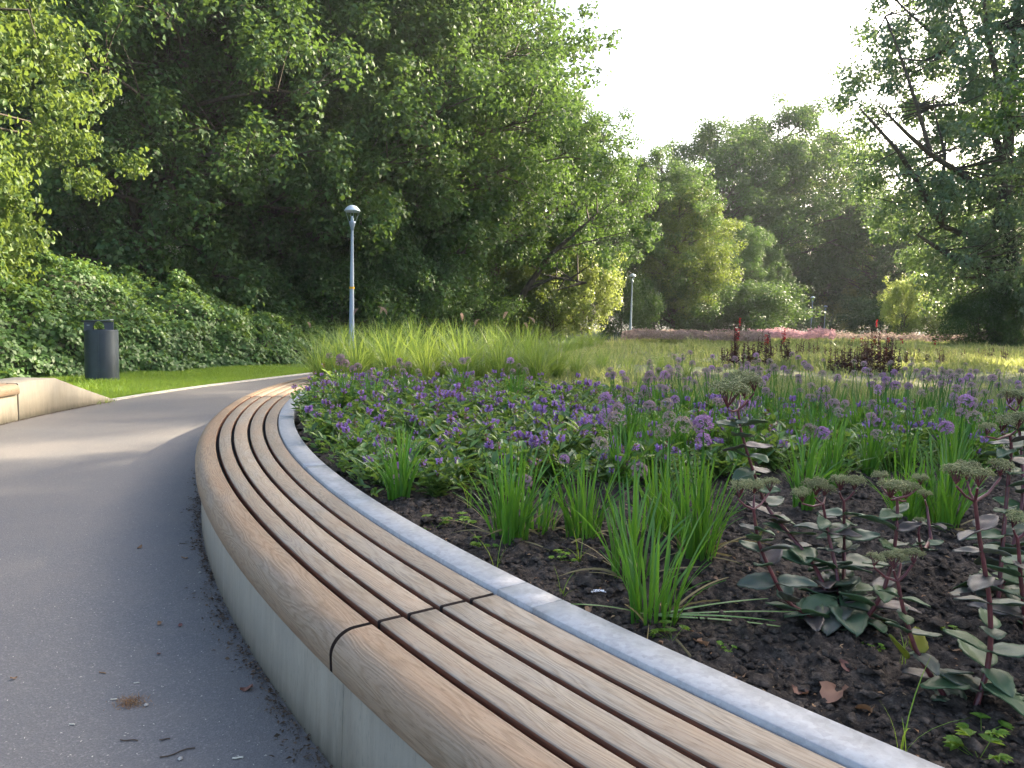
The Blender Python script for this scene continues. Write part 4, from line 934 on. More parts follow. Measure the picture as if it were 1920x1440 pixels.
groups = [ # Y, heads
 (4.1, [(1132, 746, 'p', .85), (1160, 767, 'k', .8), (1138, 780, 'p', .95)], 'allium with three purple heads above the carpet, left of the tall stonecrop'),
 (4.4, [(1215, 761, 'k', .9), (1251, 759, 'f', .95)], 'allium with a pair of pale pink heads left of the tall stonecrop'),
 (3.7, [(1516, 808, 'f', .95), (1533, 811, 'p', .9)], 'allium with pale and bright purple heads side by side right of the tall stonecrop'),
 (4.3, [(1572, 761, 'k', .85), (1574, 775, 'f', .8)], 'allium with two stacked greyish heads in the centre right of the carpet'),
 (4.6, [(1630, 784, 'k', .9), (1655, 778, 'f', .85), (1640, 792, 'p', .8)], 'allium with three dusky heads behind the middle stonecrop'),
 (5.6, [(1672, 722, 'p', .85), (1655, 712, 'p', .7), (1660, 724, 'k', .8)], 'tall allium holding up a tight group of pink heads on pale stems'),
 (4.3, [(1798, 750, 'p', .95), (1796, 774, 'k', .8)], 'allium with a bright purple head standing high left of the right-hand stonecrop'),
 (5.2, [(1852, 765, 'f', .7), (1838, 745, 'f', .65)], 'allium with small faded heads beside the right-hand stonecrop'),
 (6.2, [(1548, 731, 'k', .7), (1591, 727, 'f', .7), (1527, 725, 'f', .65)], 'allium with three small faded heads in the back row behind the centre'),
 (6.6, [(1499, 716, 'k', .7), (1478, 699, 'f', .8)], 'allium with a high thin faded head right of the tall stonecrop top'),
 (6.6, [(1444, 742, 'k', .75), (1440, 736, 'f', .6)], 'allium just right of the tall stonecrop top, half hidden'),
 (7.4, [(1190, 722, 'f', .75), (1178, 735, 'f', .6)], 'low faded allium at the back left of the open field'),
 (7.2, [(1222, 693, 'f', .75), (1234, 695, 'f', .8), (1224, 710, 'k', .75)], 'allium with a high pair of dusky heads against the grass'),
 (6.8, [(1283, 714, 'f', .8), (1275, 706, 'f', .7), (1305, 720, 'f', .7)], 'allium with three dusky heads in the back row'),
 (7.0, [(1309, 703, 'f', .85), (1328, 707, 'f', .8), (1324, 697, 'f', .7)], 'allium with a row of three dusky heads left of the tall stonecrop top'),
 (7.2, [(1346, 695, 'f', .9), (1360, 705, 'k', .8)], 'allium with dusky heads directly left of the tall stonecrop top'),
 (6.8, [(640, 672, 'k', 1.0), (647, 682, 'k', 1.0), (673, 687, 'k', .85), (662, 692, 'k', .8), (620, 667, 'f', .7), (636, 682, 'k', .8)], 'allium clump with five mauve heads crowded together left of the lamp foot'),
 (7.0, [(700, 709, 'k', .75), (692, 700, 'f', .75)], 'allium with two low pinkish heads right of the crowded clump'),
 (7.4, [(748, 677, 'k', .75), (753, 686, 'f', .75), (765, 685, 'k', .85), (737, 692, 'f', .8), (757, 696, 'f', .8), (782, 698, 'f', .8)], 'allium clump with six pale heads before the fountain grass'),
 (8.2, [(868, 677, 'k', 1.0), (877, 675, 'f', .9), (832, 683, 'f', .85), (845, 685, 'f', .7)], 'allium with brownish heads in front of the middle of the fountain grass'),
 (7.8, [(957, 677, 'p', .95), (961, 697, 'k', .75), (985, 696, 'f', .9), (973, 687, 'f', .75)], 'allium with a single bright purple head above faded ones before the fountain grass'),
 (3.75, [(743, 901, 'k', .7)], 'single low allium with one pink head close to the steel edging'),
 (5.0, [(1180, 800, 'p', .7), (1195, 742, 'f', .7)], 'allium with small purple head hidden among the self-heal'),
 (4.9, [(1405, 762, 'p', .9), (1385, 770, 'p', .8)], 'allium with bright purple heads directly behind the tall stonecrop stem'),
 (5.8, [(1625, 762, 'k', .7), (1560, 748, 'f', .7)], 'allium with two small heads in the back of the carpet'),
 (5.4, [(1715, 760, 'f', .7), (1740, 770, 'k', .7)], 'allium with small dusky heads right of the tight pink group'),
]
for Y, hs, lab in groups:
    H = [hd(a, b_, Y, kd, s) for a, b_, kd, s in hs]; bx = sum(h[0] for h in H)/len(H)+arng.uniform(-.05, .08)
    allium(bx, Y, H, lab, s=1.1)
for i in range(72):                                            # the many smaller ones filling the field
    px = arng.uniform(1160, 1960); Y = arng.uniform(4.6, 8.8); x = PX(px, Y); zb = float(bed_z(x, Y))
    H = [(x+arng.uniform(-.12, .12), zb+arng.uniform(.38, .62), 'fkfkp'[int(arng.integers(5))], arng.uniform(.5, .8)) for _ in range(int(arng.integers(1, 6)))]
    allium(x, Y, H, 'small dusky allium '+('left of' if px < 1390 else ('right of' if px < 1660 else 'far right of'))+' the tall stonecrop'+(', in the carpet' if Y < 6.5 else ', in the back rows by the field'), 'small alliums '+('left' if px < 1390 else ('centre' if px < 1660 else 'right'))+(' carpet' if Y < 6.5 else ' back rows'), s=float(arng.uniform(.8, 1.1))*(.7 if Y > 6.5 else 1))

# ------------------------------------------------------------------ stonecrops
def sedum_leaf_mesh(seed):
    rng = np.random.default_rng(seed); nu, nv = 11, 7; V = []
    cup = rng.uniform(.08, .22); droop = rng.uniform(-.1, .22)
    for i in range(nu):
        t = i/(nu-1); w = .5*(math.sin(PI*min(1, t**.72*.97+.02))**.75)*.62+.02; ser = 1+(.05*(1 if i % 2 else -1) if .2 < t < .95 else 0)
        for j in range(nv):
            v = (j/(nv-1))*2-1; V.append((t, v*w*ser, cup*abs(v)**1.6*w*1.3-droop*t*t+.02*math.sin(t*9+v*3+seed)-(.02 if j == nv//2 else 0)))
    V = np.array(V); n = len(V); i = (np.arange(nu-1)[:, None]*nv+np.arange(nv-1)[None]).ravel(); Q = np.stack([i, i+1, i+nv+1, i+nv], -1)
    B = Buf(); B.add(V, Q); B.add(V-np.array([0, 0, .025]), Q[:, ::-1])
    e = np.concatenate([np.arange(nv), np.arange(1, nu)*nv+nv-1, (nu-1)*nv+np.arange(nv-2, -1, -1), np.arange(nu-2, 0, -1)*nv]); e2 = np.roll(e, -1)
    B.F.append((np.stack([e, e+n, e2+n, e2], -1), 0)); return B.mesh('leaf', M['sedum_leaf'], True)
SL = [sedum_leaf_mesh(i) for i in range(6)]
def sedum_head_mesh(seed, n=260):
    rng = np.random.default_rng(seed); B = Buf(); S = Buf(); k = 15
    sub = [(math.sqrt(rng.random())*.40*math.cos(a), math.sqrt(rng.random())*.40*math.sin(a)) for a in rng.uniform(0, 6.28, k)]
    o = np.array([(1, 0, 0), (0, 1, 0), (-1, 0, 0), (0, -1, 0), (0, 0, 1.2), (0, 0, -1.2)]); Fo = [[0, 1, 4], [1, 2, 4], [2, 3, 4], [3, 0, 4], [1, 0, 5], [2, 1, 5], [3, 2, 5], [0, 3, 5]]
    for sx, sy in sub:
        z = .22-.75*(sx*sx+sy*sy); tube(B, [(0, 0, -.42), (sx*.5, sy*.5, -.12), (sx, sy, z)], [.018, .014, .008], 4, 1, cap=False)
        for _ in range(n//k):
            q = rng.normal(size=3)*np.array([.075, .075, .05]); c = np.array([sx, sy, z])+q; c[2] -= (q[0]**2+q[1]**2)*5; r = rng.uniform(.017, .027); B.add(o*r+c, Fo, 0)
    return B.mesh('flower_head', [M['bud'], M['sedum_stem']])
SH = [sedum_head_mesh(i, 780) for i in range(3)]
srng = np.random.default_rng(200)
def stonecrop(bpx, bpy, stems, label, basal=5, leafL=.12):
    base = on_z(bpx, bpy, .42); zb = float(bed_z(base.x, base.y)); base = Vector((base.x, base.y, zb-.01))
    r = empty('stonecrop_plant', base, label=label, cat='stonecrop')
    for pts, heads in stems:
        P = [at_y(x, y, Y)-base for x, y, Y in pts]; L = sum((b_-a).length for a, b_ in zip(P[:-1], P[1:])); n = len(P)
        PP = np.array(P); u = np.linspace(0, 1, n); uu = np.linspace(0, 1, n*3)
        CR = np.stack([np.interp(uu, u, PP[:, j]) for j in range(3)], 1); CR[1:-1] = (CR[:-2]+CR[1:-1]*2+CR[2:])/4
        b = Buf(); tube(b, CR, np.linspace(.0072, .0045, len(CR)), 8); so = b.build('stem', M['sedum_stem'], r, True)
        k = 0; d = .05 if pts[0][1] == bpy else .02
        while d < L-.05:
            t = d/L; p = np.array([np.interp(t, uu, CR[:, j]) for j in range(3)]); az0 = k*1.45+srng.uniform(-.3, .3)
            for w in range(2):
                az = az0+w*PI; s = leafL*(1.12-.5*t)*srng.uniform(.75, 1.2)
                place('leaf', SL[int(srng.integers(6))], so, p, (srng.uniform(-.5, .5), -srng.uniform(-.25, .5), az), (s, s*srng.uniform(.85, 1.1), s))
            d += srng.uniform(.045, .062); k += 1
        for hx, hy, wpx, Yh in heads:
            c = at_y(hx, hy, Yh)-base; s = wpx*1.3/F*Yh; hp = Vector(c); tip = Vector(CR[-1]); hub = hp-Vector((0, 0, s*.45))
            b = Buf(); m = (tip+hub)/2; m.z -= .1*(hub-tip).length; tube(b, [tip, m, hub], [.004, .0035, .003], 6); ro = b.build('branch', M['sedum_stem'], so)
            place('flower_head', SH[int(srng.integers(3))], ro, hp, (srng.uniform(-.12, .12), srng.uniform(-.12, .12), srng.uniform(0, 6)), (s*1.0, s*1.0, s*.95))
    for i in range(basal):
        a = i*2.4+srng.uniform(-.3, .3); s = leafL*srng.uniform(1.05, 1.4)
        place('leaf', SL[int(srng.integers(6))], r, (.02*math.cos(a), .02*math.sin(a), srng.uniform(.03, .10)), (srng.uniform(-.3, .3), srng.uniform(-.1, .35), a), s)
stonecrop(1573, 1170, [
  ([(1573, 1170, 2.28), (1530, 1060, 2.45), (1470, 990, 2.6), (1436, 950, 2.65), (1405, 862, 2.65), (1389, 808, 2.65), (1384, 768, 2.65)], [(1368, 733, 62, 2.62), (1400, 722, 50, 2.7), (1390, 712, 50, 2.76), (1415, 716, 36, 2.66)]),
  ([(1573, 1170, 2.28), (1520, 1155, 2.22), (1475, 1131, 2.2), (1436, 1053, 2.2), (1420, 1010, 2.2), (1413, 955, 2.2)], [(1385, 912, 42, 2.2), (1415, 909, 34, 2.22), (1443, 906, 32, 2.25)]),
  ([(1573, 1170, 2.28), (1572, 1084, 2.4), (1553, 1002, 2.45), (1543, 945, 2.45)], [(1529, 908, 42, 2.45), (1505, 925, 34, 2.42), (1548, 915, 30, 2.5)]),
  ([(1580, 1120, 2.35), (1583, 1050, 2.5), (1583, 985, 2.5), (1582, 940, 2.5)], [(1575, 902, 36, 2.5), (1603, 902, 34, 2.5)]),
  ([(1578, 1175, 2.26), (1627, 1160, 2.22), (1658, 1107, 2.2), (1677, 1033, 2.2), (1683, 971, 2.2), (1682, 935, 2.2)], [(1672, 912, 44, 2.2), (1700, 915, 42, 2.22), (1652, 893, 30, 2.3), (1727, 897, 26, 2.22)])],
  'largest stonecrop in the middle, its tall red stem rising to a broad greenish head', 9)
stonecrop(1774, 1310, [([(1774, 1310, 1.83), (1717, 1223, 1.85), (1693, 1142, 1.86), (1683, 1090, 1.86)], [(1677, 1047, 40, 1.86), (1712, 1040, 34, 1.86), (1640, 1046, 32, 1.86), (1690, 1040, 30, 1.9)])],
  'small stonecrop with a single red stem leaning left over the bare soil', 0, .08)
stonecrop(1828, 1330, [([(1828, 1330, 1.78), (1850, 1263, 1.8), (1858, 1207, 1.8), (1856, 1126, 1.8), (1844, 1053, 1.8), (1834, 993, 1.8), (1828, 940, 1.8)], [(1795, 885, 46, 1.8), (1835, 890, 44, 1.78), (1815, 878, 44, 1.85), (1878, 874, 38, 1.84)])],
  'front right stonecrop with thick upright stem, purple lower leaves and broad green head', 5, .10)
stonecrop(1872, 1120, [([(1872, 1120, 2.4), (1880, 1020, 2.42), (1890, 905, 2.45), (1897, 840, 2.45), (1894, 815, 2.45)], [(1880, 790, 40, 2.45), (1907, 784, 40, 2.45), (1850, 802, 28, 2.4)]),
  ([(1876, 1110, 2.45), (1920, 950, 2.6), (1915, 830, 2.7), (1905, 770, 2.7)], [(1893, 740, 36, 2.7), (1912, 742, 32, 2.7)])],
  'tall stonecrop at the right edge behind the front right one', 7)
stonecrop(1925, 1190, [([(1925, 1190, 2.1), (1914, 1086, 2.1), (1908, 1010, 2.1)], [(1902, 970, 40, 2.1), (1928, 972, 36, 2.1)])], 'stonecrop cut by the right edge of the picture with one low green head', 4)
stonecrop(1745, 1010, [([(1745, 1010, 2.85), (1738, 950, 2.9)], [(1735, 925, 22, 2.9)]), ([(1745, 1010, 2.85), (1728, 1040, 2.7), (1722, 1000, 2.7)], [(1725, 975, 18, 2.7)])], 'short young stonecrop between the middle one and the dark allium clump', 4, .06)

M['yellow_leaf'] = leafmat('yellowing_leaf', [(.20, .24, .03), (.26, .26, .04)], (.4, .45, .04), .4, .45, .4, island=False)
b = Buf(); me = SL[2].copy(); me.materials[0] = M['yellow_leaf']
for px, py, a, t in ((1702, 1235, 2.9, -.9), (1748, 1268, .2, .1), (1722, 1225, 1.2, -.7)):
    q = at_y(px, py, 1.85); r = [o for o in bpy.data.objects if o.name.startswith('stonecrop_plant')][1]; place('leaf', me, r, q-r.location, (.3, t, a), .075, label='yellowing spotted leaf')
# ------------------------------------------------------------------ field plants
def lobelia_mesh(seed, H=.62):
    rng = np.random.default_rng(seed); S = Buf(); B = Buf()
    for i in range(4):
        a = rng.uniform(0, 6.28); h = H*rng.uniform(.6, 1.05); q = rng.uniform(.02, .12); tube(S, [(q*math.cos(a), q*math.sin(a), 0), (q*1.6*math.cos(a), q*1.6*math.sin(a), h)], [.008, .005], 4)
        n = 24; t = rng.uniform(.08, 1, n); an = rng.uniform(0, 6.28, n); P = np.stack([q*(1+.6*t)*math.cos(a), q*(1+.6*t)*math.sin(a), h*t], 1); leaves(B, P, np.stack([np.cos(an), np.sin(an), .5+0*an], 1), np.array([0, 0, 1.])+rng.normal(size=(n, 3))*.3, .11*(1.1-.6*t), .035*(1.1-.6*t))
    return S.mesh('stems', M['lobelia']), B.mesh('leaves', M['lobelia'])
LO = [lobelia_mesh(300+i) for i in range(3)]
rb = np.random.default_rng(310); B = Buf(); n = 60; t = rb.random(n); a = rb.uniform(0, 6.28, n); leaves(B, np.stack([0*t, 0*t, .28*t], 1), np.stack([np.cos(a), np.sin(a), .4+0*a], 1), sph(rb, n), np.full(n, .045), np.full(n, .03)); RED = B.mesh('red_flower', M['red'])
lob = [(1362, 17), (1372, 17.5), (1384, 16.6), (1392, 16.8), (1408, 18), (1418, 17.4), (1436, 18.5), (1440, 17), (1452, 17.8), (1474, 17.2), (1480, 17.8), (1498, 19), (1513, 20), (1533, 19), (1378, 19), (1462, 19.5), (1556, 20), (1565, 15.6), (1578, 15.9), (1590, 16.1), (1600, 15.4), (1608, 16.6), (1617, 15.8), (1628, 16.4), (1636, 15.2), (1648, 16), (1657, 15.4), (1668, 16.2), (1676, 15.1), (1684, 15.6), (1620, 19), (1633, 18.5), (1645, 19.5), (1655, 18.2), (1668, 18.8), (1700, 21), (1720, 22), (1742, 21), (1760, 23), (1785, 22), (1810, 24), (1835, 23), (1860, 25), (1770, 20), (1890, 24)]
for i, (px, Y) in enumerate(lob):
    x = PX(px, Y); tall = px in (1384, 1436, 1474, 1620, 1633, 1645, 1655, 1668) ; s = (1.5 if tall else (1.0 if px < 1700 else .7))*rb.uniform(.85, 1.15)
    zone = 'in the left group of the field' if px < 1550 else ('in the dense middle group of the field' if px < 1695 else 'scattered in the yellow grass at the right')
    r = empty('lobelia_plant', (x, Y, float(bed_z(x, Y))-.02), rb.uniform(0, 6), label=('tall dark burgundy leafy stems ' if tall else 'low dark burgundy leafy plant ')+zone, cat='lobelia', group=('tall ' if tall else 'low ')+'burgundy plants '+zone); r.scale = (.95, .95, s)
    place('stems', LO[i % 3][0], r); place('leaves', LO[i % 3][1], r)
    if px in (1384, 1474, 1645): place('red_flower', RED, r, (.03, .0, .58), (0, .1, 0), (.7, .7, .4))
for i, (px, py, Y) in enumerate([(1381, 626, 26), (1437, 636, 30), (1470, 634, 30), (1600, 640, 40), (1615, 640, 40), (1640, 638, 38), (1665, 640, 38), (1690, 642, 38), (1752, 645, 40)]):
    p = at_y(px, py, Y); zb = float(bed_z(p.x, Y)); r = empty('red_flower_plant', (p.x, Y, zb), i, label='single vivid red flower spike against the dark far trees' if i < 3 else 'red flower spike in the far sunlit row at the right', cat='flowering plant', group='red spikes left' if i < 3 else 'red spikes right')
    b = Buf(); tube(b, [(0, 0, 0), (.02, 0, p.z-zb)], .012, 5); b.build('stem', M['lobelia'], r); place('red_flower', RED, r, (.02, 0, p.z-zb-.25), (0, 0, 0), (2.6, 2.6, 1.5))
def band(name, x0, x1, Y0, Y1, h, n, mat, size, label, seed):
    rng = np.random.default_rng(seed); B = Buf(); px = rng.uniform(x0, x1, n); Y = rng.uniform(Y0, Y1, n); x = (px-960)/F*Y; z = bed_z(x, Y)
    hh = h*(.6+.5*np.abs(fnoise(x, Y, seed, 3, 1.2)))*rng.uniform(.25, 1, n)**.6; a = rng.uniform(0, 6.28, n); leaves(B, np.stack([x, Y, z+hh], 1), np.stack([np.cos(a), np.sin(a), .8+0*a], 1), sph(rng, n), np.full(n, size), np.full(n, size*.55))
    B.build(name, M[mat], label=label, cat='perennials', kind='stuff')
band('mauve_perennials', 1165, 1440, 34, 44, .62, 16000, 'mauve', .12, 'brownish mauve band of faded perennials along the far side of the meadow', 401)
band('pink_perennials', 1400, 1560, 42, 50, .75, 6000, 'pink', .14, 'pink flowering band in front of the far lamps', 402)
band('pale_perennials', 1560, 1920, 48, 56, .7, 6000, 'mauve', .13, 'pale flowering fringe under the bright bushes at the far right', 403)
# broad-leaved green plant in the field
B = Buf(); p = at_y(1430, 700, 11.5); n = 16; a = np.linspace(0, 6.1, n); leaves(B, np.zeros((n, 3)), np.stack([np.cos(a), np.sin(a), .9+.8*np.sin(a*3)], 1), np.array([0, 0, 1.])+0*np.stack([a, a, a], 1), np.full(n, .34), np.full(n, .11), 0, True)
o = B.build('dock_plant', M['lawn'], loc=(p.x, 11.5, .42)); tag(o, 'bright green broad-leaved weed alone in the field behind the tall stonecrop head', 'weed')

# ------------------------------------------------------------------ clods, weeds, litter on the soil
rng = np.random.default_rng(500); ico = np.array([(1, 0, 0), (0, 1, 0), (-1, 0, 0), (0, -1, 0), (0, 0, 1), (0, 0, -1), (.7, .7, .5), (-.7, .7, .5), (-.7, -.7, .5), (.7, -.7, .5)], float); Fi = np.array([[0, 6, 4], [6, 1, 4], [1, 7, 4], [7, 2, 4], [2, 8, 4], [8, 3, 4], [3, 9, 4], [9, 0, 4], [0, 1, 6], [1, 2, 7], [2, 3, 8], [3, 0, 9]])
B = Buf(); n = 30000; px = rng.uniform(640, 2050, n); Y = 1.3+rng.uniform(0, 1, n)**.8*4.2; x = (px-960)/F*Y; k = dist_c(x, Y) < 12.82; x, Y = x[k], Y[k]; n = len(x)
sz = .0025+.013*rng.random(n)**3+.016*(rng.random(n) > .985); V = ico[None]*(1+.3*rng.normal(size=(n, 10, 1)))*sz[:, None, None]*np.array([1.2, 1.2, .8])+np.stack([x, Y, bed_z(x, Y)+sz*.3], 1)[:, None]
B.add(V.reshape(-1, 3), (np.arange(n)[:, None, None]*10+Fi[None]).reshape(-1, 3)); B.build('soil_crumbs', M['soil'], label='loose dark crumbs of earth on the bare soil', cat='soil', kind='stuff')
B = Buf(); n = 1500; px = rng.uniform(640, 2000, n); Y = rng.uniform(1.4, 4.2, n); x = (px-960)/F*Y; k = dist_c(x, Y) < 12.8; x, Y = x[k], Y[k]; n = len(x); a = rng.uniform(0, 6.28, n); sz = .004+.022*rng.random(n)**3
leaves(B, np.stack([x, Y, bed_z(x, Y)+.006], 1), np.stack([np.cos(a), np.sin(a), rng.uniform(-.1, .3, n)], 1), np.array([0, 0, 1.])+rng.normal(size=(n, 3))*.3, sz, sz*rng.uniform(.12, .6, n)); B.build('soil_litter', M['dry'], label='small straw and leaf scraps strewn over the bare soil', cat='litter', kind='stuff')
def dry_leaf_mesh(seed, s=1.0):
    rng = np.random.default_rng(seed); nu, nv = 8, 5; V = []
    for i in range(nu):
        t = i/(nu-1); w = .36*math.sin(PI*min(1, t*.95+.03))**.8*(1+.18*math.sin(i*2.6+seed))
        for j in range(nv):
            v = j/(nv-1)*2-1; V.append((t-.5, v*w, .10*math.sin(t*3+seed)+.13*v*v*(1+math.sin(seed+t*5))))
    V = np.array(V); i = (np.arange(nu-1)[:, None]*nv+np.arange(nv-1)[None]).ravel(); B = Buf(); B.add(V, np.stack([i, i+1, i+nv+1, i+nv], -1)); return B.mesh('dry_leaf', M['dry'], True)
DL = [dry_leaf_mesh(i) for i in range(4)]
M['dry_one'] = leafmat('dry_leaf_single', [(.20, .11, .055), (.28, .17, .09), (.13, .05, .045)], (.3, .15, .05), .12, .7, island=False)
for me in DL: me.materials[0] = M['dry_one']
for i, (px, py, s, lab) in enumerate([(1565, 1300, .075, 'crumpled orange-brown leaf on the soil in front of the middle stonecrop'), (1383, 1260, .04, 'round tan dry leaf near the steel edging'), (1590, 1255, .04, 'pale brown leaf scrap behind the crumpled leaf'), (1500, 1285, .035, 'purplish fallen leaf left of the crumpled leaf'), (1104, 1150, .028, 'dark red dry leaf beside the steel edging'), (1106, 1095, .02, 'small tan leaf scrap near the white feather'), (840, 1013, .024, 'brown dry leaf beside the steel edging in the gap before the left allium clump'), (1315, 1200, .05, 'dull purple leaf lying flat right of the frontmost allium clump'), (1340, 1095, .026, 'pale curled leaf behind the frontmost allium clump'), (1620, 1330, .05, 'brown dry leaf right of the crumpled leaf, near the steel edging'), (1790, 1215, .03, 'tan leaf scrap under the front right stonecrop'), (1265, 1120, .025, 'tan leaf scrap just right of the frontmost allium clump'), (1410, 1075, .03, 'pale dry leaf scrap left of the middle stonecrop'), (1240, 1200, .02, 'tan leaf scrap in front of the frontmost allium clump')]):
    p = on_z(px, py, .425); z = float(bed_z(p.x, p.y)); o = place('dry_leaf', DL[i % 4], None, (p.x, p.y, z+.008), (rng.uniform(-.3, .3), rng.uniform(-.3, .3), rng.uniform(0, 6)), s*1.2, label=lab, cat='fallen leaf')
b = Buf(); p = on_z(1120, 1113, .43); n = 60; t = rng.random(n); a = np.where(rng.random(n) < .5, 1.1, -1.1); c = np.stack([.05*t-.025, .012*np.sin(t*3), .006+0*t], 1)
leaves(b, c, np.stack([.6+0*a, np.sin(a), .3*rng.random(n)], 1), np.array([0, 0, 1.])+0*c, np.full(n, .013), np.full(n, .0035)); b.build('feather', plain('white_down', (.75, .76, .78), .8), loc=(p.x, p.y, float(bed_z(p.x, p.y))+.004), label='small white feather on the soil between the steel edging and the frontmost allium', cat='feather')
def weed(px, py, s, kind, lab):
    p = on_z(px, py, .42); B = Buf(); r = np.random.default_rng(int(px))
    if kind == 'w':
        for q in range(6):
            a = r.uniform(0, 6.28); l = r.uniform(.02, .06)*s; n = 5; aa = a+np.linspace(-1.2, 1.2, n); c = np.tile([l*math.cos(a), l*math.sin(a), .012*s*(1+q % 3)], (n, 1)); tube(B, [(0, 0, 0), c[0]], .001, 3); leaves(B, c, np.stack([np.cos(aa), np.sin(aa), .15+0*aa], 1), np.array([0, 0, 1.])+r.normal(size=(n, 3))*.2, np.full(n, .028*s), np.full(n, .014*s), 0, True)
    else:
        n = kind; blades(B, r.normal(size=(n, 3))*np.array([.006, .006, 0]), r.uniform(0, 6.28, n), r.uniform(.06, .16, n)*s, r.uniform(.02, .10, n)*s, np.full(n, .0035), 5, rng=r)
    B.build('weed', M['lawn'], loc=(p.x, p.y, float(bed_z(p.x, p.y))-.003), label=lab, cat='weed')
for a in [(1690, 1405, 1.45, 5, 'tall thin grass tuft rising beside the steel edging at the bottom right'), (1690, 1250, .8, 3, 'thin pale grass blade left of the front stonecrop'), (1840, 1375, .9, 'w', 'small round-lobed green weed under the front right stonecrop'), (1835, 1425, 1.1, 'w', 'flat maple-like leaf seedling at the bottom right edge'), (1260, 1200, .9, 'w', 'lobed green weed in front of the frontmost allium clump'), (1055, 1125, .7, 5, 'small grass tuft leaning over the steel edging joint'), (1050, 1065, .8, 'w', 'light green seedling left of the narrow allium clump'), (930, 1065, 1.3, 5, 'grass tuft with long thin blades close to the steel edging'), (870, 985, 1.1, 'w', 'leafy green weed beside the left allium clump'), (815, 985, 1.2, 'w', 'light nettle-like seedling at the left end of the bare soil'), (900, 1030, .9, 'w', 'small weed at the steel edging below the left allium clump'), (1085, 1060, 1.2, 6, 'floppy pale blades on the bare soil between the allium clumps'), (1367, 1215, .5, 'w', 'tiny bright seedling near the tan leaf'), (1420, 1010, 1.0, 6, 'pale thin grass tuft left of the middle stonecrop'), (1790, 1200, .6, 'w', 'bright green seedling behind the front right stonecrop'), (1020, 985, 1.2, 7, 'arching thin grass right of the left allium clump'), (880, 950, 1.6, 8, 'loose arching grass tuft left of the left allium clump'), (1500, 1150, .6, 'w', 'tiny weed under the middle stonecrop'), (1640, 1220, .5, 'w', 'tiny weed behind the crumpled leaf')]: weed(*a)

# ------------------------------------------------------------------ debris on the path
def edge_debris():
    rng = np.random.default_rng(600); B = Buf(); n = 11000; s = 182+rng.uniform(0, 1, n)*60; cl = fnoise(s*1.2, 0*s, 61, 3, 1.0)
    r = 13.515+np.abs(rng.normal(0, .035, n))*(1+.9*np.clip(cl, -.6, 1)); x, y = rim_xy(r, s); a = rng.uniform(0, 6.28, n); sz = .004+.020*rng.random(n)**2.5
    leaves(B, np.stack([x, y, rng.uniform(.002, .012, n)], 1), np.stack([np.cos(a), np.sin(a), rng.uniform(-.1, .4, n)], 1), np.array([0, 0, 1.])+rng.normal(size=(n, 3))*.4, sz, sz*rng.uniform(.15, .7, n))
    n = 2200; s = rng.uniform(176.6, 206, n); r = 16.392-np.abs(rng.normal(0, .03, n)); x, y = rim_xy(r, s); a = rng.uniform(0, 6.28, n); sz = .006+.02*rng.random(n)**2
    leaves(B, np.stack([x, y, rng.uniform(.002, .012, n)], 1), np.stack([np.cos(a), np.sin(a), .2+0*a], 1), np.array([0, 0, 1.])+rng.normal(size=(n, 3))*.4, sz, sz*.4)
    B.build('path_debris', M['litter'], label='brown plant crumbs swept against the foot of the bench walls', cat='debris', kind='stuff')
    B = Buf(); n = 700; px = rng.uniform(-50, 560, n); py = rng.uniform(790, 1440, n); P = np.array([on_z(a, b_) for a, b_ in zip(px, py)]); k = (dist_c(P[:, 0], P[:, 1]) > 13.6) & (dist_c(P[:, 0], P[:, 1]) < 16.3); P = P[k]; n = len(P); a = rng.uniform(0, 6.28, n); sz = rng.uniform(.003, .011, n); P[:, 2] = .003
    leaves(B, P, np.stack([np.cos(a), np.sin(a), .05+0*a], 1), np.array([0, 0, 1.])+0*P, sz, sz*rng.uniform(.12, .45, n)); B.build('pale_chaff', M['paleseed'], label='tiny pale seeds and chaff scattered over the asphalt path', cat='debris', kind='stuff')
edge_debris()
def twig(px, py, l, ang, lab, mat='twig', r=.0022):
    p = on_z(px, py); b = Buf(); t = np.linspace(-.5, .5, 6); tube(b, np.stack([t*l, .06*l*np.sin(t*7), .004+0*t], 1), r, 5); o = b.build('twig', M[mat], loc=(p.x, p.y, 0)); o.rotation_euler = (0, 0, ang); tag(o, lab, 'twig')
twig(333, 1413, .10, .6, 'longest dark twig at the bottom of the path'); twig(242, 1390, .055, 0, 'dark thin twig left of the longest one'); twig(309, 1388, .03, .3, 'short twig just above the longest one'); twig(192, 1263, .03, -.3, 'pale splinter left of the brown fluff', 'dry')
twig(256, 1282, .018, .3, 'short straw in front of the concrete side', 'paleseed', .0018); twig(214, 1313, .022, .1, 'pale curved husk beside the brown fluff', 'paleseed'); twig(135, 1360, .018, -.1, 'pale husk in the lower left of the path', 'paleseed'); twig(446, 1423, .03, .2, 'white feather shaft near the bench foot at the bottom', 'paleseed', .003); twig(342, 1020, .035, 0, 'dark slug-like twig near the bench foot')
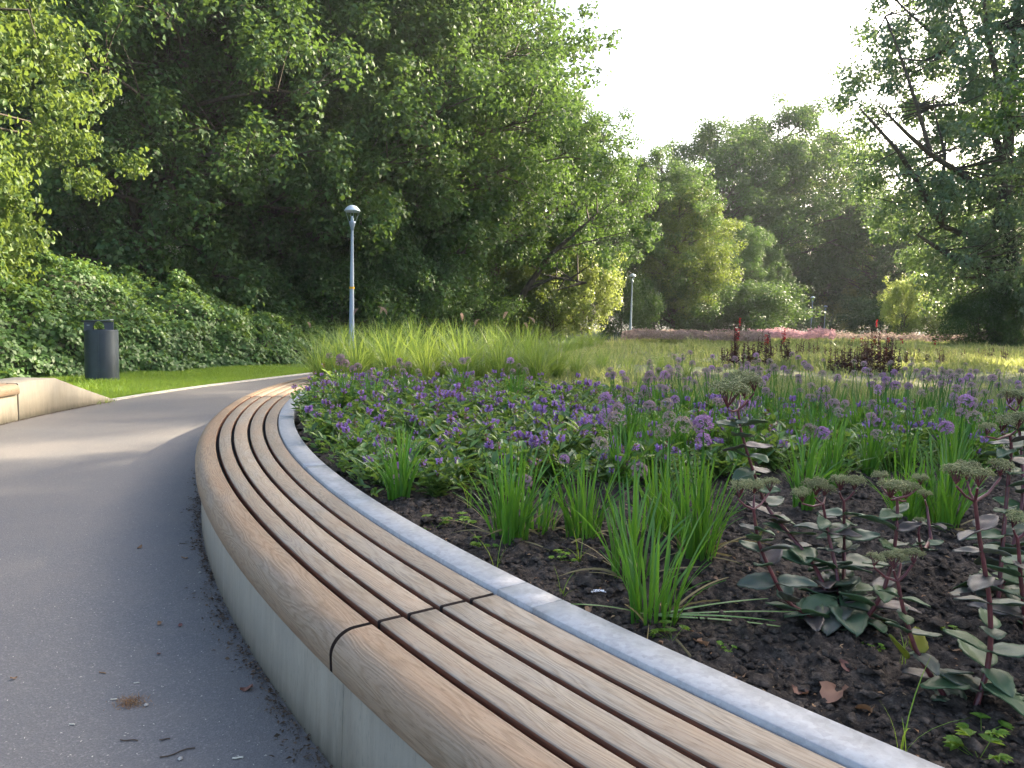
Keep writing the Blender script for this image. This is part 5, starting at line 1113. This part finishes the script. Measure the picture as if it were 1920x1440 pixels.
for px, py, s, lab in ((26, 1274, .022, 'tiny orange-brown leaf at the left edge of the path'), (300, 1172, .03, 'grey-green leaf in the middle of the path'), (346, 1048, .03, 'pale green leaf near the upper part of the bench foot'), (338, 1175, .024, 'small brown leaf right of the grey-green one'), (298, 1228, .02, 'pale leaf fragment below the grey-green one'), (462, 1294, .045, 'curled brown leaf against the bench foot'), (262, 1028, .035, 'yellowish dry leaf high on the path')):
    p = on_z(px, py); place('dry_leaf', DL[int(px) % 4], None, (p.x, p.y, .006), (0, 0, px), s, label=lab, cat='fallen leaf')
b = Buf(); n = 420; rng = np.random.default_rng(8); q = rng.normal(size=(n, 3))*np.array([.026, .018, .007]); q[:, 2] = np.abs(q[:, 2]); leaves(b, q, sph(rng, n), sph(rng, n), rng.uniform(.008, .02, n), np.full(n, .002)); p = on_z(246, 1320)
b.build('seed_fluff', M['dry'], loc=(p.x, p.y, .002), label='lump of pale brown seed fluff on the path', cat='debris')
for px, py, s, lab in ((274, 1324, .008, 'small brown pebble right of the seed fluff'), (375, 1075, .008, 'round tan pebble near the bench foot'), (338, 1425, .008, 'grey pebble below the longest twig'), (65, 1204, .0, '')):
    if s:
        p = on_z(px, py); b = Buf(); b.add(ico*s, Fi); b.build('pebble', M['kerbstone'], loc=(p.x, p.y, s*.4), label=lab, cat='pebble')
# ------------------------------------------------------------------ thin evening haze
hz, nt, p, out = newmat('haze'); nt.nodes.remove(p); vp = nt.nodes.new('ShaderNodeVolumePrincipled')
vp.inputs['Color'].default_value = (.88, .95, 1, 1); vp.inputs['Density'].default_value = .00035; vp.inputs['Anisotropy'].default_value = .2
nt.links.new(vp.outputs[0], out.inputs['Volume'])
b = Buf(); X0, X1, Y0, Y1, Z0, Z1 = -505, 505, -85, 605, -1.1, 46
V = [(x, y, z) for x in (X0, X1) for y in (Y0, Y1) for z in (Z0, Z1)]
b.add(V, [[0, 1, 3, 2], [4, 6, 7, 5], [0, 4, 5, 1], [2, 3, 7, 6], [0, 2, 6, 4], [1, 5, 7, 3]]); b.build('haze', hz, kind='stuff', label='thin bright evening haze over the whole park', cat='haze')
